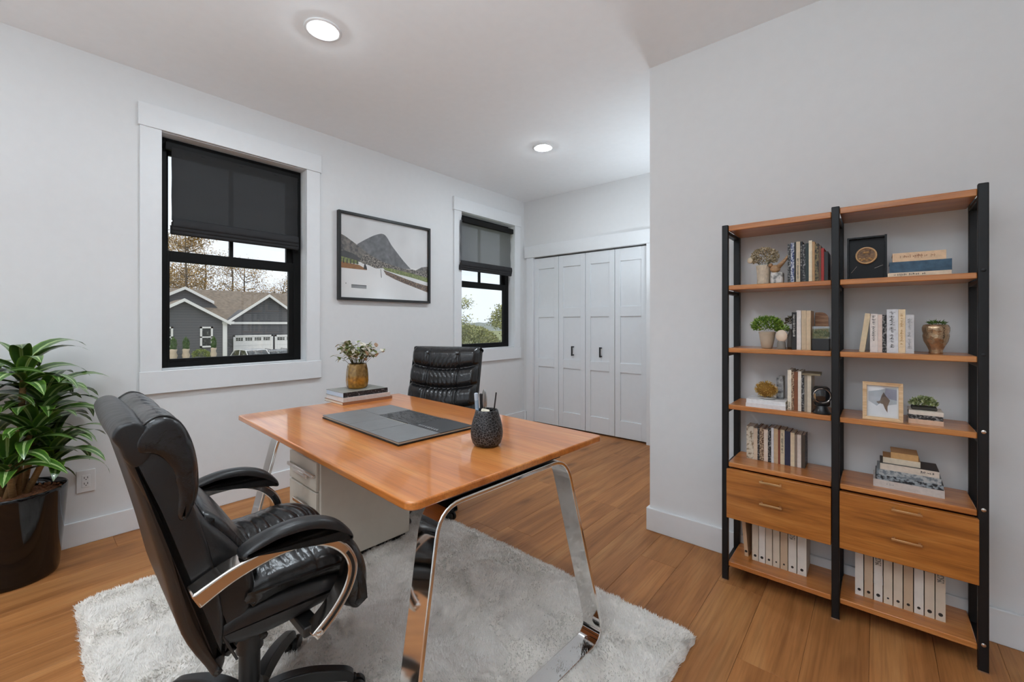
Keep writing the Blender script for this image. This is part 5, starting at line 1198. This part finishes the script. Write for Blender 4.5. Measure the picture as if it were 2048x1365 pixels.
# trees
TRK = mat('tree_bark', srgb(92, 78, 62), .9, var=.2, scale=4.)
LV = {'rust': (mat('rust_a', srgb(178, 140, 76), .8, var=.2), mat('rust_b', srgb(150, 122, 70), .8), mat('rust_c', srgb(178, 148, 92), .8)), 'green': (mat('gr_a', srgb(150, 154, 92), .8, var=.2), mat('gr_b', srgb(122, 126, 72), .8), mat('gr_c', srgb(178, 176, 122), .8))}
def tree(lab, loc, h_, spread, kind, n, seed, fill=1., trunk_r=.16, low=.35, ls=.17):
    rr = random.Random(seed); t = thing('tree', lab, 'tree', loc, rr.uniform(0, 6), group='bare autumn trees behind the house' if kind == 'rust' else 'leafy trees outside')
    m = MB(); m.tube([(0, 0, -.3), (rr.uniform(-.2, .2), rr.uniform(-.2, .2), h_*.4), (rr.uniform(-.3, .3), rr.uniform(-.3, .3), h_*.75), (rr.uniform(-.3, .3), rr.uniform(-.3, .3), h_)], [trunk_r*1.2, trunk_r, trunk_r*.6, trunk_r*.15], 7); m.build('trunk', TRK, t, smooth=True)
    tips = []
    for k in range(16):
        z = h_*rr.uniform(low, .9); a = rr.uniform(0, 2*PI); l = spread*rr.uniform(.5, 1.)*(1.15-z/h_*.6); p0 = Vector((0, 0, z)); p1 = Vector((math.cos(a)*l, math.sin(a)*l, z+l*rr.uniform(.3, .9)))
        md_ = p0.lerp(p1, .5)+Vector((0, 0, -.1*l)); b = MB().tube([p0, md_, p1], [trunk_r*.45, trunk_r*.25, trunk_r*.06], 5)
        for j in range(3):
            f = rr.uniform(.4, .95); q = p0.lerp(p1, f); e = q+Vector((rr.gauss(0, .5), rr.gauss(0, .5), rr.uniform(.2, 1)))*l*.35; b.tube([q, e], [trunk_r*.16, trunk_r*.05], 4); tips += [e, q.lerp(e, .6)]
        b.build('branch', TRK, t); tips += [p1, md_.lerp(p1, .5)]
    V = []; F = []; mi = []
    for i in range(n):
        c = rr.choice(tips); p = c+Vector((rr.gauss(0, 1), rr.gauss(0, 1), rr.gauss(0, .8)))*spread*.16; u = Vector((rr.gauss(0, 1), rr.gauss(0, 1), rr.gauss(0, 1))).normalized(); s_ = u.orthogonal().normalized()*ls*rr.uniform(.2, .5); u = u*ls*rr.uniform(.3, .6); o = len(V)
        V += [tuple(p-u), tuple(p+s_), tuple(p+u), tuple(p-s_)]; F.append((o, o+1, o+2, o+3)); mi.append(rr.randrange(3))
    mm = MB(); mm.v = V; mm.f = F; mm.m = mi; o = mm.build('foliage', list(LV[kind]), t); o['kind'] = 'stuff'
labs = ['tall rust-leaved tree at the left edge of the large window', 'rust-leaved tree with a thick trunk behind the left gable', 'slim rust-leaved tree right of the thick trunked one', 'rust-leaved tree above the middle of the roof', 'forked rust-leaved tree behind the roof ridge', 'rust-leaved tree left of the garage gable', 'sparse tree right of the garage gable', 'rust-leaved tree at the right edge of the large window']
for k, (x, y, h_, sp_, n) in enumerate([(-68, 12.6, 15, 4.0, 2600), (-64, 13.8, 16, 3.6, 1400), (-70, 17.0, 14, 3.2, 700), (-67, 19.5, 13, 3.2, 700), (-69, 21.8, 12.5, 3.8, 1000), (-74, 27.5, 10, 2.4, 260), (-72, 27.8, 10.5, 3.2, 600), (-70, 29.0, 11, 3.0, 600)]):
    tree(labs[k], (x, y, -2.4), h_, sp_, 'rust', int(n*3.2), 30+k)
tree('pale leafy tree at the left of the small window', (-25.5, 22.6, -2.0), 6.2, 1.7, 'green', 4200, 51, low=.12, ls=.16, trunk_r=.1)
tree('pale leafy tree at the right of the small window', (-25, 28.3, -2.0), 4.7, 1.7, 'green', 3600, 52, low=.12, ls=.16, trunk_r=.1)
t = thing('hedge_row', 'band of pale green bushes low in the small window', 'hedge', (-27, 25.6, -2.0), math.radians(0))
tuft(t, (0, 0, .9), 2.2, 3.8, 2.2, 7000, 'foliage', LV['green'], .26, .12, 90, .3, -.3)
t = thing('distant_treeline', 'hazy grey-green wooded ridge on the horizon in the small window', 'treeline', (-150, 150, -4))
V = []; F = []; rr = random.Random(6)
for i in range(61):
    u = -90+3*i; hgt_ = 5.6+rr.uniform(-.5, .5); V += [(u*.7, u*.7, -3), (u*.7-3, u*.7+3, hgt_), (u*.7-14, u*.7+14, hgt_*.7), (u*.7-22, u*.7+22, -3)]
for i in range(60):
    for j in range(3): F.append((i*4+j, (i+1)*4+j, (i+1)*4+j+1, i*4+j+1))
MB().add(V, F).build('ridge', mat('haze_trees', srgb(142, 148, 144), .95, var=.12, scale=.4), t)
